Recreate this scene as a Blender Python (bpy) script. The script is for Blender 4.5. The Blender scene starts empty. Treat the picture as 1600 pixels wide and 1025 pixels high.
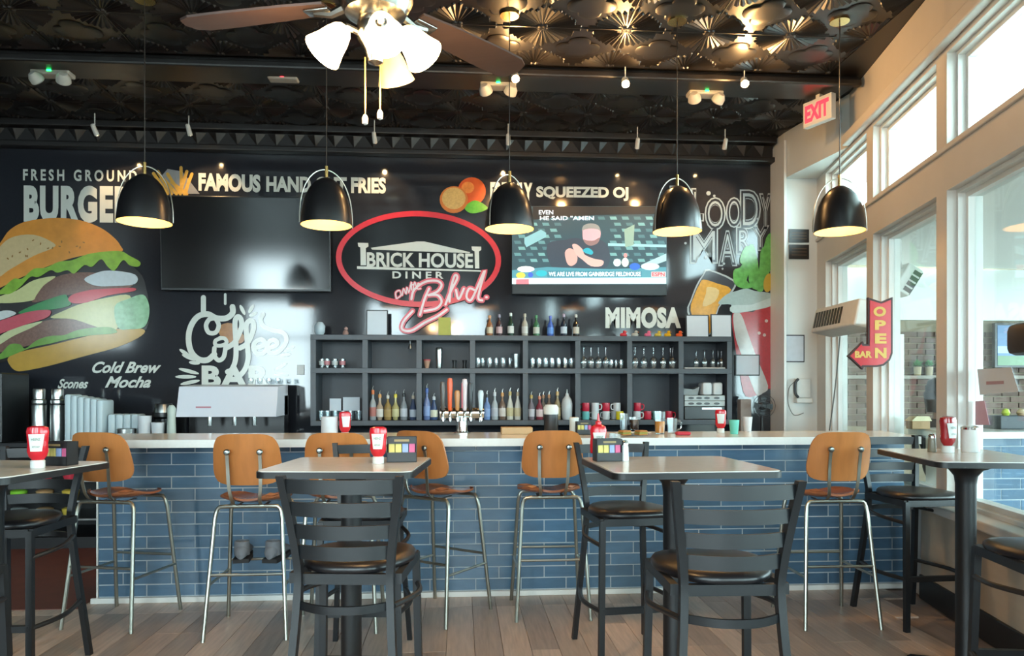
import bpy, bmesh, math, random
from mathutils import Vector, Matrix
random.seed(7)
S = bpy.context.scene
COL = S.collection
rad = math.radians

# ------------------------------------------------------------------ camera
CH, FPX, TH, HZ = 1.39, 1150.0, rad(4.0), 610.0       # eye height, focal length in px, yaw to the right, horizon row
CT, ST = math.cos(TH), math.sin(TH)
cd = bpy.data.cameras.new('camera'); cam = bpy.data.objects.new('camera', cd); COL.objects.link(cam)
cam.location = (0, 0, CH); cam.rotation_euler = (rad(90), 0, -TH)
cd.sensor_fit = 'HORIZONTAL'; cd.sensor_width = 36; cd.lens = FPX / 1600 * 36
cd.shift_y = (HZ - 512.5) / 1600; cd.clip_start = .02
S.camera = cam
# ------------------------------------------------------------------ world, exposure
w = bpy.data.worlds.new('overcast_sky'); S.world = w; w.use_nodes = True
w.node_tree.nodes['Background'].inputs[0].default_value = (.74, .94, 1, 1)
w.node_tree.nodes['Background'].inputs[1].default_value = 15.0
S.view_settings.view_transform = 'Standard'; S.view_settings.look = 'None'
S.view_settings.gamma = 1; S.view_settings.use_curve_mapping = False
S.view_settings.exposure = 0.6
S.cycles.max_bounces = 8; S.cycles.diffuse_bounces = 4; S.cycles.glossy_bounces = 4
S.cycles.transparent_max_bounces = 16; S.cycles.sample_clamp_indirect = 6
S.cycles.caustics_reflective = False; S.cycles.caustics_refractive = False

def portal(name, loc, rot, sx, sy):                    # sampling guide for a real window opening
    l = bpy.data.lights.new(name, 'AREA'); l.shape = 'RECTANGLE'; l.size = sx; l.size_y = sy
    l.cycles.is_portal = True
    o = bpy.data.objects.new(name, l); o.location = loc; o.rotation_euler = rot; COL.objects.link(o)

# ------------------------------------------------------------------ pixel helpers
def ray(px, py):
    x = (px - 800) / FPX; y = (HZ - py) / FPX
    return Vector((CT * x + ST, -ST * x + CT, y))
EYE = Vector((0, 0, CH))
def dep(px, py, d): return EYE + ray(px, py) * d
def onY(px, py, Y): r = ray(px, py); return EYE + r * (Y / r.y)
def onZ(px, py, Z): r = ray(px, py); return EYE + r * ((Z - CH) / r.z)
def cw(x, d, z=0): return Vector((CT * x + ST * d, -ST * x + CT * d, z))
def crop(pts, ox, oy, s): return [(ox + x * s, oy + y * s) for x, y in pts]

# ------------------------------------------------------------------ materials
def lin(h):
    h = h.lstrip('#'); c = [int(h[i:i + 2], 16) / 255 for i in (0, 2, 4)]
    return tuple((x / 12.92 if x <= .04045 else ((x + .055) / 1.055) ** 2.4) for x in c) + (1,)
MATS = {}
def pm(name, col, rough=.5, metal=0, var=.12, scale=18, bump=0, emit=None, es=0, coat=0, objvar=0, spec=.5, stretch=None):
    if name in MATS: return MATS[name]
    m = bpy.data.materials.new(name); m.use_nodes = True; nt = m.node_tree; N = nt.nodes; L = nt.links
    b = N['Principled BSDF']
    c = lin(col) if isinstance(col, str) else col
    b.inputs['Roughness'].default_value = rough; b.inputs['Metallic'].default_value = metal
    b.inputs['Specular IOR Level'].default_value = spec
    if coat: b.inputs['Coat Weight'].default_value = coat; b.inputs['Coat Roughness'].default_value = .05
    tc = N.new('ShaderNodeTexCoord'); no = N.new('ShaderNodeTexNoise')
    no.inputs['Scale'].default_value = scale; no.inputs['Detail'].default_value = 4
    src = tc.outputs['Object']
    if stretch:
        mp = N.new('ShaderNodeMapping'); mp.inputs['Scale'].default_value = stretch
        L.new(src, mp.inputs[0]); src = mp.outputs[0]
    if objvar:
        oi = N.new('ShaderNodeObjectInfo'); ad = N.new('ShaderNodeVectorMath'); ad.operation = 'MULTIPLY_ADD'
        ad.inputs[1].default_value = (1, 1, 1)
        mu = N.new('ShaderNodeMath'); mu.operation = 'MULTIPLY'; mu.inputs[1].default_value = 37
        L.new(oi.outputs['Random'], mu.inputs[0]); L.new(src, ad.inputs[0]); L.new(mu.outputs[0], ad.inputs[2]); src = ad.outputs[0]
    L.new(src, no.inputs['Vector'])
    mx = N.new('ShaderNodeMix'); mx.data_type = 'RGBA'
    lo = tuple(x * (1 - var) for x in c[:3]) + (1,); hi = tuple(min(1, x * (1 + var)) for x in c[:3]) + (1,)
    mx.inputs[6].default_value = lo; mx.inputs[7].default_value = hi
    L.new(no.outputs['Fac'], mx.inputs[0])
    out = mx.outputs[2]
    if objvar:
        hv = N.new('ShaderNodeHueSaturation'); ma = N.new('ShaderNodeMapRange')
        ma.inputs[3].default_value = 1 - objvar; ma.inputs[4].default_value = 1 + objvar
        L.new(oi.outputs['Random'], ma.inputs[0]); L.new(ma.outputs[0], hv.inputs['Value']); L.new(out, hv.inputs['Color']); out = hv.outputs[0]
    L.new(out, b.inputs['Base Color'])
    if bump:
        bp = N.new('ShaderNodeBump'); bp.inputs['Strength'].default_value = bump; bp.inputs['Distance'].default_value = .01
        L.new(no.outputs['Fac'], bp.inputs['Height']); L.new(bp.outputs[0], b.inputs['Normal'])
    if es:
        b.inputs['Emission Color'].default_value = lin(emit or col); b.inputs['Emission Strength'].default_value = es
    MATS[name] = m; return m
def glassmat(name, tint=(1, 1, 1, 1), gloss=.08, rough=.0, dens=0.0):
    if name in MATS: return MATS[name]
    m = bpy.data.materials.new(name); m.use_nodes = True; nt = m.node_tree; N = nt.nodes; L = nt.links
    for n in list(N):
        if n.type == 'BSDF_PRINCIPLED': N.remove(n)
    out = [n for n in N if n.type == 'OUTPUT_MATERIAL'][0]
    tr = N.new('ShaderNodeBsdfTransparent'); tr.inputs[0].default_value = tint
    gl = N.new('ShaderNodeBsdfGlossy'); gl.inputs['Roughness'].default_value = rough
    fc = N.new('ShaderNodeLayerWeight'); fc.inputs['Blend'].default_value = .5
    lw = N.new('ShaderNodeMath'); lw.operation = 'POWER'; lw.inputs[1].default_value = 5
    L.new(fc.outputs['Facing'], lw.inputs[0])
    ad = N.new('ShaderNodeMath'); ad.operation = 'MULTIPLY_ADD'; ad.inputs[1].default_value = 1 - gloss; ad.inputs[2].default_value = gloss; ad.use_clamp = True
    ms = N.new('ShaderNodeMixShader')
    L.new(lw.outputs[0], ad.inputs[0]); L.new(ad.outputs[0], ms.inputs[0]); L.new(tr.outputs[0], ms.inputs[1]); L.new(gl.outputs[0], ms.inputs[2])
    L.new(ms.outputs[0], out.inputs[0]); MATS[name] = m; return m

# ------------------------------------------------------------------ mesh builder
class B:
    def __init__(s): s.v = []; s.f = []
    def add(s, vs, fs, M=None):
        o = len(s.v)
        s.v += [M @ Vector(v) if M else Vector(v) for v in vs]
        s.f += [tuple(i + o for i in f) for f in fs]; return s
    def box(s, x0, x1, y0, y1, z0, z1, bev=0, M=None):
        if x0 > x1: x0, x1 = x1, x0
        if y0 > y1: y0, y1 = y1, y0
        if z0 > z1: z0, z1 = z1, z0
        if bev:
            b = min(bev, .49 * (x1 - x0), .49 * (y1 - y0), .49 * (z1 - z0))
            bm = bmesh.new(); bmesh.ops.create_cube(bm, size=1)
            for v in bm.verts:
                v.co = Vector(((x0 + x1) / 2 + v.co.x * (x1 - x0), (y0 + y1) / 2 + v.co.y * (y1 - y0), (z0 + z1) / 2 + v.co.z * (z1 - z0)))
            bmesh.ops.bevel(bm, geom=bm.edges[:], offset=b, segments=2, affect='EDGES', profile=.5)
            bm.verts.index_update()
            s.add([v.co.copy() for v in bm.verts], [[v.index for v in f.verts] for f in bm.faces], M); bm.free(); return s
        vs = [(x, y, z) for z in (z0, z1) for y in (y0, y1) for x in (x0, x1)]
        return s.add(vs, [(0, 2, 3, 1), (4, 5, 7, 6), (0, 1, 5, 4), (2, 6, 7, 3), (0, 4, 6, 2), (1, 3, 7, 5)], M)
    def lathe(s, prof, c=(0, 0, 0), n=16, M=None, sx=1, sy=1):
        c = Vector(c); vs = []; fs = []
        for r, z in prof:
            for k in range(n):
                a = 2 * math.pi * k / n; vs.append(c + Vector((r * sx * math.cos(a), r * sy * math.sin(a), z)))
        for i in range(len(prof) - 1):
            for k in range(n):
                k2 = (k + 1) % n; fs.append((i * n + k, i * n + k2, (i + 1) * n + k2, (i + 1) * n + k))
        if prof[0][0] > 1e-6: fs.append(tuple(range(n))[::-1])
        if prof[-1][0] > 1e-6: fs.append(tuple(range((len(prof) - 1) * n, len(prof) * n)))
        return s.add(vs, fs, M)
    def shell(s, prof, c=(0, 0, 0), n=20, M=None):     # lathe without caps
        o = len(s.f); s.lathe(prof, c, n, M)
        caps = (1 if prof[0][0] > 1e-6 else 0) + (1 if prof[-1][0] > 1e-6 else 0)
        if caps: del s.f[-caps:]
        return s
    def cyl(s, p0, p1, r, n=10, r1=None): return s.tube([p0, p1], [r, r if r1 is None else r1], n)
    def tube(s, path, r, n=8, closed=False):
        P = [Vector(p) for p in path]; m = len(P)
        R = r if isinstance(r, (list, tuple)) else [r] * m
        T = []
        for i in range(m):
            a = P[(i - 1) % m] if (closed or i) else P[0]; b = P[(i + 1) % m] if (closed or i < m - 1) else P[-1]
            T.append((b - a).normalized())
        u = T[0].orthogonal().normalized(); vs = []; fs = []
        for i in range(m):
            u = (u - T[i] * u.dot(T[i])); u = u.normalized() if u.length > 1e-6 else T[i].orthogonal().normalized()
            w_ = T[i].cross(u)
            for k in range(n):
                a = 2 * math.pi * k / n; vs.append(P[i] + (u * math.cos(a) + w_ * math.sin(a)) * R[i])
        for i in range(m if closed else m - 1):
            j = (i + 1) % m
            for k in range(n):
                k2 = (k + 1) % n; fs.append((i * n + k, i * n + k2, j * n + k2, j * n + k))
        if not closed: fs += [tuple(range(n))[::-1], tuple(range((m - 1) * n, m * n))]
        return s.add(vs, fs)
    def prism(s, pts, ext):                            # 3D outline + extrusion vector
        P = [Vector(p) for p in pts]; n = len(P); e = Vector(ext)
        fs = [tuple(range(n)), tuple(range(n, 2 * n))[::-1]] + [(i, n + i, n + (i + 1) % n, (i + 1) % n) for i in range(n)]
        return s.add(P + [p + e for p in P], fs)
    def slab(s, rows, th):                             # grid of points thickened along local normals approx th vector
        m = len(rows); n = len(rows[0]); t = Vector(th)
        vs = [Vector(p) for r in rows for p in r]; vs += [v + t for v in vs]; fs = []; o = m * n
        for i in range(m - 1):
            for j in range(n - 1):
                a, b, c, d = i * n + j, i * n + j + 1, (i + 1) * n + j + 1, (i + 1) * n + j
                fs += [(a, b, c, d), (o + d, o + c, o + b, o + a)]
        rim = [i for i in range(n)] + [i * n + n - 1 for i in range(1, m)] + [(m - 1) * n + j for j in range(n - 2, -1, -1)] + [i * n for i in range(m - 2, 0, -1)]
        for k in range(len(rim)):
            a, b = rim[k], rim[(k + 1) % len(rim)]; fs.append((a, o + a, o + b, b))
        return s.add(vs, fs)
    def build(s, name, mat, parent=None, smooth=35, world=False):
        vs = s.v; org = None
        if parent is not None and world:
            inv = XF[parent.name].inverted(); vs = [inv @ v for v in vs]
        if parent is None:
            xs = [v.x for v in vs]; ys = [v.y for v in vs]; zs = [v.z for v in vs]
            org = Vector(((min(xs) + max(xs)) / 2, (min(ys) + max(ys)) / 2, min(zs))); vs = [v - org for v in vs]
        me = bpy.data.meshes.new(name); me.from_pydata([tuple(v) for v in vs], [], s.f); me.validate()
        bm = bmesh.new(); bm.from_mesh(me); bmesh.ops.recalc_face_normals(bm, faces=bm.faces[:]); bm.to_mesh(me); bm.free()
        if smooth:
            me.polygons.foreach_set('use_smooth', [True] * len(me.polygons)); me.set_sharp_from_angle(angle=rad(smooth))
        me.materials.append(mat)
        o = bpy.data.objects.new(name, me); COL.objects.link(o)
        if org is not None: o.location = org; XF[o.name] = Matrix.Translation(org)
        else: o.parent = parent; XF[o.name] = XF[parent.name]
        return o
XF = {}
def tag(o, label, cat, group=None):
    o['label'] = label; o['category'] = cat
    if group: o['group'] = group
    return o
def thing(name, label, cat, loc=(0, 0, 0), rz=0, group=None):
    o = bpy.data.objects.new(name, None); o.empty_display_size = .05; COL.objects.link(o)
    o.location = loc; o.rotation_euler = (0, 0, rz)
    XF[o.name] = Matrix.Translation(Vector(loc)) @ Matrix.Rotation(rz, 4, 'Z')
    return tag(o, label, cat, group)
def struct(o): o['kind'] = 'structure'; return o
def sroot(name, loc=(0, 0, 0)):
    o = bpy.data.objects.new(name, None); COL.objects.link(o); o.location = loc; XF[o.name] = Matrix.Translation(Vector(loc)); return struct(o)
def dup(root, loc, rz, label=None, group=None):
    def cp(o, par):
        c = o.copy(); COL.objects.link(c); c.parent = par
        for ch in KIDS.get(o.name, []): cp(ch, c)
        return c
    if root.name not in DONE:
        DONE.add(root.name); reg(root)
    r = cp(root, None); r.location = loc; r.rotation_euler = (0, 0, rz)
    XF[r.name] = Matrix.Translation(Vector(loc)) @ Matrix.Rotation(rz, 4, 'Z')
    if label: r['label'] = label
    if group: r['group'] = group
    return r
KIDS = {}; DONE = set()
def reg(root):
    for o in S.objects:
        if o.parent is not None: KIDS.setdefault(o.parent.name, [])
    names = {root.name}; stack = [root]
    while stack:
        p = stack.pop(); KIDS[p.name] = [o for o in S.objects if o.parent == p]; stack += KIDS[p.name]
def piece(name, me, loc, parent, rz=0):               # alike pieces sharing one mesh
    o = bpy.data.objects.new(name, me); COL.objects.link(o); o.parent = parent; o.location = loc; o.rotation_euler = (0, 0, rz); return o
def mesh_of(b, name, mat, smooth=35):
    o = b.build(name, mat, ROOTTMP, smooth); me = o.data; bpy.data.objects.remove(o); return me
ROOTTMP = bpy.data.objects.new('tmp', None); XF['tmp'] = Matrix()

def smooth_path(pts, k=5, closed=False):
    P = [Vector(p) for p in pts]; n = len(P); out = []
    for i in range(n if closed else n - 1):
        p0 = P[(i - 1) % n] if (closed or i > 0) else P[0]; p1 = P[i]; p2 = P[(i + 1) % n]
        p3 = P[(i + 2) % n] if (closed or i + 2 < n) else P[-1]
        for j in range(k):
            t = j / k
            out.append(.5 * ((2 * p1) + (p2 - p0) * t + (2 * p0 - 5 * p1 + 4 * p2 - p3) * t * t + (-p0 + 3 * p1 - 3 * p2 + p3) * t ** 3))
    if not closed: out.append(P[-1])
    return out
FC = [0]
# flat print on a wall plane y = Y: outline in photo pixels -> thin plate
def flat(pts, Y, mat, name, parent, th=.0012, k=4, smooth=True):
    P = [Vector((x, y, 0)) for x, y in pts]
    if smooth: P = smooth_path(P, k, True)
    FC[0] += 1; Y -= 8e-6 * FC[0]
    b = B(); b.prism([onY(p.x, p.y, Y) for p in P], (0, -th, 0)); return b.build(name, mat, parent, 0, world=True)
def ell(cx, cy, rx, ry, n=24, a0=0):
    return [(cx + rx * math.cos(2 * math.pi * i / n) * math.cos(a0) - ry * math.sin(2 * math.pi * i / n) * math.sin(a0),
             cy + rx * math.cos(2 * math.pi * i / n) * math.sin(a0) + ry * math.sin(2 * math.pi * i / n) * math.cos(a0)) for i in range(n)]
def ribbon_pts(pts, wd, k=6, smooth=True):
    P = [Vector((x, y, 0)) for x, y in pts]
    if smooth: P = smooth_path(P, k)
    Ls = []; Rs = []
    for i, p in enumerate(P):
        t = (P[min(i + 1, len(P) - 1)] - P[max(i - 1, 0)]).normalized(); nrm = Vector((-t.y, t.x, 0)) * wd / 2
        Ls.append(p + nrm); Rs.append(p - nrm)
    return P, Ls, Rs
def ribbon(b, pts, wd, Y, th=.0012, smooth=True):
    P, Ls, Rs = ribbon_pts(pts, wd, 6, smooth)
    FC[0] += 1; n = len(P); vs = []
    for i, (l, r) in enumerate(zip(Ls, Rs)):
        e = Vector((0, -th - 1.2e-5 * i - 1.5e-5 * FC[0], 0)); vs += [onY(l.x, l.y, Y) + e, onY(r.x, r.y, Y) + e]
    fs = [(2 * i, 2 * i + 1, 2 * i + 3, 2 * i + 2) for i in range(n - 1)]
    b.add(vs, fs)
    for j_, p in enumerate((P[0], P[-1])):
        e = e + Vector((0, -2e-5, 0)) if j_ else Vector((0, -th + 4e-5 - 1.5e-5 * FC[0], 0))
        c = [onY(x, y, Y) + e for x, y in ell(p.x, p.y, wd / 2, wd / 2, 10)]; b.add(c, [tuple(range(10))])
def text_mesh(s, bold=0, shear=0, space=1.0, ext=0):
    c = bpy.data.curves.new('t', 'FONT'); c.body = s; c.offset = bold; c.shear = shear; c.space_character = space; c.extrude = ext; c.resolution_u = 4
    c.align_x = 'LEFT'
    o = bpy.data.objects.new('t', c); COL.objects.link(o)
    dg = bpy.context.evaluated_depsgraph_get(); me = bpy.data.meshes.new_from_object(o.evaluated_get(dg))
    vs = [v.co.copy() for v in me.vertices]; fs = [tuple(p.vertices) for p in me.polygons]
    bpy.data.objects.remove(o); bpy.data.curves.remove(c); bpy.data.meshes.remove(me); return vs, fs
def lettering(s, x0, y0, x1, y1, place, mat, name, parent, bold=.0, shear=0, space=1.0, slope=0):
    """text fitted into photo box x0..x1, y0(top)..y1(bottom); place maps (px,py) -> world point"""
    vs, fs = text_mesh(s, bold, shear, space)
    ax = min(v.x for v in vs); bx = max(v.x for v in vs); ay = min(v.y for v in vs); by = max(v.y for v in vs)
    out = []
    for v in vs:
        t = (v.x - ax) / (bx - ax); u = (v.y - ay) / (by - ay)
        px = x0 + t * (x1 - x0); out.append(place(px, y1 + (y0 - y1) * u + slope * (px - x0)))
    if name != 'letters':
        b = B(); b.add(out, fs); return b.build(name, mat, parent, 0, world=True)
    par = list(range(len(out)))                        # every letter is a piece of its own
    def root(i):
        while par[i] != i: par[i] = par[par[i]]; i = par[i]
        return i
    for f_ in fs:
        for i in f_[1:]: par[root(i)] = root(f_[0])
    comp = {}
    for f_ in fs: comp.setdefault(root(f_[0]), []).append(f_)
    for cf in comp.values():
        ids = sorted({i for f_ in cf for i in f_}); mp = {i: k for k, i in enumerate(ids)}
        b = B(); b.add([out[i] for i in ids], [tuple(mp[i] for i in f_) for f_ in cf]); o = b.build('letter', mat, parent, 0, world=True)
    return o
def wallp(Y): return lambda x, y: onY(x, y, Y)
# ================================================================== STRUCTURE
WY = 7.5                    # mural wall plane
CZ = 4.0                    # ceiling height
U = Vector((.1978, .9802, 0)); OUT = Vector((.9802, -.1978, 0)); W0 = Vector((2.115, -.148, 0))
def RW(s, o=0, z=0): return W0 + U * s + OUT * o + Vector((0, 0, z))
RWM = Matrix(((OUT.x, U.x, 0, W0.x), (OUT.y, U.y, 0, W0.y), (0, 0, 1, 0), (0, 0, 0, 1)))    # local (o, s, z)

m_floor = pm('plank_floor', '#9a877b', .5, var=.25, scale=7, stretch=(9, .7, 1))
m_plank = pm('weathered_oak_plank', '#bda898', .36, var=.36, scale=6, stretch=(10, .8, 1), objvar=.3, bump=.05)
m_red = pm('quarry_tile', '#6e3c32', .6, var=.2, scale=9)
m_ceil = pm('black_tin_ceiling', '#1d1b1b', .34, var=.15, scale=6, spec=.6)
m_mural = pm('glossy_black_mural_wall', '#26282e', .075, var=.12, scale=40, bump=.006, spec=.62)
m_white = pm('white_paint', '#d6d8d4', .45, var=.03, scale=5)
m_cream = pm('cream_paint', '#cdc9c2', .5, var=.05, scale=5)
m_beige = pm('beige_panel', '#b3a592', .55, var=.1, scale=4, stretch=(1, 1, 6))
m_black = pm('black_paint', '#151517', .45, var=.1)
m_trimw = pm('white_trim', '#d9dad6', .35, var=.03)
m_glass = glassmat('window_glass', (.93, .985, .98, 1), .05)
m_grout = pm('pale_grout', '#a9b2b8', .8, var=.1, scale=60)

f = struct(B().box(-10.6, 9, -4.2, 8.6, -.1, -.012).build('floor', m_floor, None, 0))
# planks, laid along the depth of the room, built where the camera can tell them apart
PW = .152
pl_me = {}
for L_ in (1.22, .81, .41):
    pl_me[L_] = mesh_of(B().box(-PW / 2 + .0012, PW / 2 - .0012, 0, L_ - .002, -.012, 0, .0012), 'plank', m_plank, 0)
fo = f.location
for i in range(-26, 24):
    x = i * PW
    y = 2.3 + random.choice((0, .41, .81)) - .81
    while y < 5.0:
        L_ = 1.22
        if y + L_ > 5.0: L_ = .81 if y + .81 <= 5.02 else .41
        if 2.0 + .2 * y + .05 > x and y > 1.4 and x > -3.9:
            piece('plank', pl_me[L_], Vector((x, y, 0)) - fo, f)
        y += L_
struct(B().box(-10.5, -2.43, 4.86, 7.4, -.011, .003).build('floor_red_tile', m_red, None, 0))

# ceiling and pressed tin tiles
ce = struct(B().box(-10.6, 3.7, -4.2, 7.7, CZ, CZ + .1).build('ceiling', m_ceil, None, 0))
TS = .61
def tin_tile():
    b = B(); h = TS / 2
    b.add([(-h, -h, 0), (h, -h, 0), (h, h, 0), (-h, h, 0)], [(0, 1, 2, 3)])
    for cx, cy, a0 in ((-h, -h, 0), (h, -h, 90), (h, h, 180), (-h, h, 270)):
        for k in range(9):
            a = rad(a0 + 5 + k * 10); rr = .285 - .05 * abs(math.sin(2 * (a - rad(a0)))) if k % 2 == 0 else .235
            d = Vector((math.cos(a), math.sin(a), 0)); n = Vector((-d.y, d.x, 0)); c = Vector((cx, cy, 0))
            p0 = c + d * .03; p1 = c + d * rr; wd = .018
            b.add([p0 + Vector((0, 0, -.003)), p1 - n * wd, p1 + Vector((0, 0, -.014)), p1 + n * wd, p1 + d * .012],
                  [(0, 1, 2), (0, 2, 3), (1, 4, 2), (2, 4, 3)])
        b.lathe([(.0, -.016), (.018, -.012), (.026, 0)], (cx + (.016 if cx < 0 else -.016), cy + (.016 if cy < 0 else -.016), 0), 8)
    # raised lens field in the middle
    q = []
    for k in range(24):
        a = 2 * math.pi * k / 24; r = .12 + .05 * abs(math.cos(2 * a)) ** .6
        q.append((r * math.cos(a), r * math.sin(a), -.004))
    b.add(q + [(x * .9, y * .9, -.009) for x, y, z in q], [tuple(range(24, 48))] + [(i, (i + 1) % 24, 24 + (i + 1) % 24, 24 + i) for i in range(24)])
    # seam rim
    for sx in (-1, 1):
        b.box(sx * h - .004, sx * h + .004, -h, h, -.006, 0); b.box(-h, h, sx * h - .004, sx * h + .004, -.006, 0)
    return b
tin = mesh_of(tin_tile(), 'tin_tile', m_ceil, 25)
for j, y in enumerate((4.03, 4.64, 5.25, 6.29, 6.90)):
    y0 = y + TS / 2
    for i in range(-7, 7):
        x = .28 + i * TS
        if x < 2.145 + .2018 * y0 - .1 and x > -4.2:
            piece('tin_tile', tin, Vector((x, y0, CZ - .001)) - ce.location, ce)
struct(B().box(-10.5, 3.3, 5.875, 6.275, CZ - .06, CZ - .005, .02).build('trim_1', m_ceil, None, 0))
struct(B().box(-10.5, 3.3, 5.84, 5.9, CZ - .10, CZ - .04, .015).build('trim_2', m_ceil, None, 0))

# mural wall, cornice
struct(B().box(-10.6, 3.3, WY, WY + .15, 0, CZ).build('wall_back', m_mural, None, 0))
co = B(); co.box(-10.5, 3.24, WY - .16, WY - .002, 3.93, CZ - .002, .01); co.box(-10.5, 3.24, WY - .06, WY - .002, 3.80, 3.93)
co.box(-10.5, 3.24, WY - .12, WY - .002, 3.745, 3.80, .012)
cor = struct(co.build('trim_3', m_ceil, None, 0))
tooth = mesh_of(B().add([(-.085, 0, .06), (.085, 0, .06), (0, 0, -.055), (0, -.05, .045)], [(0, 1, 3), (1, 2, 3), (2, 0, 3)]), 'tooth', m_ceil, 0)
for i in range(44):
    x = 3.12 - i * .19
    piece('tooth', tooth, Vector((x, WY - .062, 3.866)) - cor.location, cor)

# white end pier, diagonal soffit
struct(B().prism([(3.26, 7.23, 0), RW(7.52), RW(7.95), (3.26, 7.66, 0)], (0, 0, CZ - .005)).build('wall_pier', m_white, None, 0))
struct(B().prism([(3.262, 7.225, 3.53), RW(6.5, -.002, 3.53), RW(7.5, -.002, 3.53)], (0, 0, CZ - 3.54)).build('wall_soffit', m_white, None, 0))
struct(B().box(3.235, 3.262, 7.17, 7.5, 0, 3.9, .004).build('trim_4', m_trimw, None, 0))

# window wall on the right
OP = [(4.79 + k * 1.29, 5.93 + k * 1.29) for k in (1, 0, -1, -2, -3, -4, -5)]
SILL, H1, H2, H3 = .67, 2.64, 2.92, 3.50
rw = B(); TK = .2
rw.box(0, TK, -3.95, 7.53, 0, SILL, M=RWM); rw.box(0, TK, -3.95, 7.53, H1, H2, M=RWM); rw.box(0, TK, -3.95, 7.53, H3, CZ - .004, M=RWM)
prev = 7.53
for a, b_ in OP:
    rw.box(0, TK, b_, prev, SILL, H1, M=RWM); rw.box(0, TK, b_, prev, H2, H3, M=RWM); prev = a
rw.box(0, TK, -3.95, prev, SILL, H1, M=RWM); rw.box(0, TK, -3.95, prev, H2, H3, M=RWM)
struct(rw.build('wall_right', m_cream, None, 0))
struct(B().box(-.07, 0, -3.9, 6.5, H3 + .03, H3 + .12, .012, M=RWM).build('trim_5', m_cream, None, 0))
struct(B().box(-.02, 0, -3.9, 7.5, H2 - .035, H2 + .0, .006, M=RWM).build('trim_6', m_cream, None, 0))
struct(B().box(-.02, -.001, -3.9, 4.97, .16, SILL - .05, M=RWM).build('wall_panel', m_beige, None, 0))
struct(B().box(-.09, .02, -3.9, 4.93, SILL - .05, SILL + .005, .01, M=RWM).build('trim_7', m_cream, None, 0))
struct(B().box(-.035, -.001, -3.9, 4.97, 0, .16, .006, M=RWM).build('baseboard_right', m_black, None, 0))
for n, (a, b_) in enumerate(OP):
    for q, (z0, z1) in enumerate(((SILL, H1), (H2, H3))):
        wn = sroot('window_%d' % (2 * n + q + 1), RW((a + b_) / 2, .14, z0))
        fr = B(); e = .055
        for o0, o1, t in ((.10, .185, e), (.055, .10, e * .45)):
            fr.box(o0, o1, a, a + t, z0, z1, M=RWM); fr.box(o0, o1, b_ - t, b_, z0, z1, M=RWM)
            fr.box(o0, o1, a + t, b_ - t, z0, z0 + t, M=RWM); fr.box(o0, o1, a + t, b_ - t, z1 - t, z1, M=RWM)
        fr.build('window_frame', m_trimw, wn, 0, world=True)
        B().box(.138, .144, a + e, b_ - e, z0 + e, z1 - e, M=RWM).build('pane', m_glass, wn, 0, world=True)
# roof overhang above the clerestory
struct(B().box(.2, 1.25, -4, 8.5, 3.74, 3.84, M=RWM).build('roof_overhang', m_white, None, 0))

# front wall behind the camera (shop front) and left wall
fw = B(); FW = [(-9.7, -8.2), (-5.4, -3.7), (-2.4, -1.3), (-.6, .75)]; x = -10.6; WS = (2.45, .5, .5, .5)
for (a, b_), z_ in zip(FW, WS):
    fw.box(x, a, -4.15, -4, 0, CZ); fw.box(a, b_, -4.15, -4, 0, z_); fw.box(a, b_, -4.15, -4, 3.7, CZ); x = b_
fw.box(x, 2.0, -4.15, -4, 0, CZ)
struct(fw.build('wall_front', m_cream, None, 0))
for n, (a, b_) in enumerate(FW):
    wn = sroot('window_%d' % (20 + n), ((a + b_) / 2, -4.07, WS[n])); fr = B(); e = .06
    fr.box(a, a + e, -4.12, -4.03, WS[n], 3.7); fr.box(b_ - e, b_, -4.12, -4.03, WS[n], 3.7)
    for z in (WS[n], 2.7, 3.64): fr.box(a + e, b_ - e, -4.12, -4.03, z, z + e)
    fr.build('window_frame', m_trimw, wn, 0, world=True)
    portal('window_portal', ((a + b_) / 2, -4.2, (WS[n] + 3.7) / 2), (rad(90), 0, 0), b_ - a, 3.7 - WS[n])
struct(B().box(-10.7, -10.5, -4.2, 7.6, 0, CZ).build('wall_left', m_mural, None, 0))

# ------------------------------------------------------------------ porch beyond the windows
PY = 8.15
struct(B().box(-40, 40, -40, 40, -.3, -.12).build('ground', pm('pavement', '#7f8482', .9), None, 0))
m_brick = pm('brown_brick', '#5e4a40', .85, var=.25, scale=25, objvar=.22, bump=.15)
m_mort = pm('mortar', '#857a66', .9, var=.1)
m_pgrey = pm('grey_plaster', '#8d867c', .8, var=.12)
pe = struct(B().box(3.9, 9.0, PY + .02, PY + .25, 0, 2.9).build('wall_porch', m_mort, None, 0))
struct(B().box(3.9, 9.0, PY - .03, PY + .018, 2.2, 2.79).build('wall_porch_upper', m_white, None, 0))
brk = mesh_of(B().box(-.097, .097, -.02, .0, -.0285, .0285, .004), 'brick', m_brick, 0)
for r in range(16):
    for c in range(18):
        x = 4.02 + c * .206 + (.103 if r % 2 else 0)
        piece('brick', brk, Vector((x, PY + .018, .98 + r * .0685 + .03)) - pe.location, pe)
struct(B().box(3.9, 9.0, PY - .16, PY - .001, 1.52, 1.56, .008).build('trim_8', m_pgrey, None, 0))
struct(B().prism([RW(-3.9, .2, 2.8), RW(8.3, .2, 2.8), (9.0, 8.3, 2.8), (9.0, -4, 2.8)], (0, 0, .12)).build('ceiling_porch', m_white, None, 0))
pw_ = B(); pw_.box(8.9, 9.05, -4, 8.4, 0, .55); pw_.box(8.9, 9.05, -4, 8.4, 2.55, 2.8)
for y in (-4, -1, 2, 5, 8.1): pw_.box(8.9, 9.05, y, y + .2, .55, 2.55)
struct(pw_.build('wall_porch_outer', m_white, None, 0))
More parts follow.
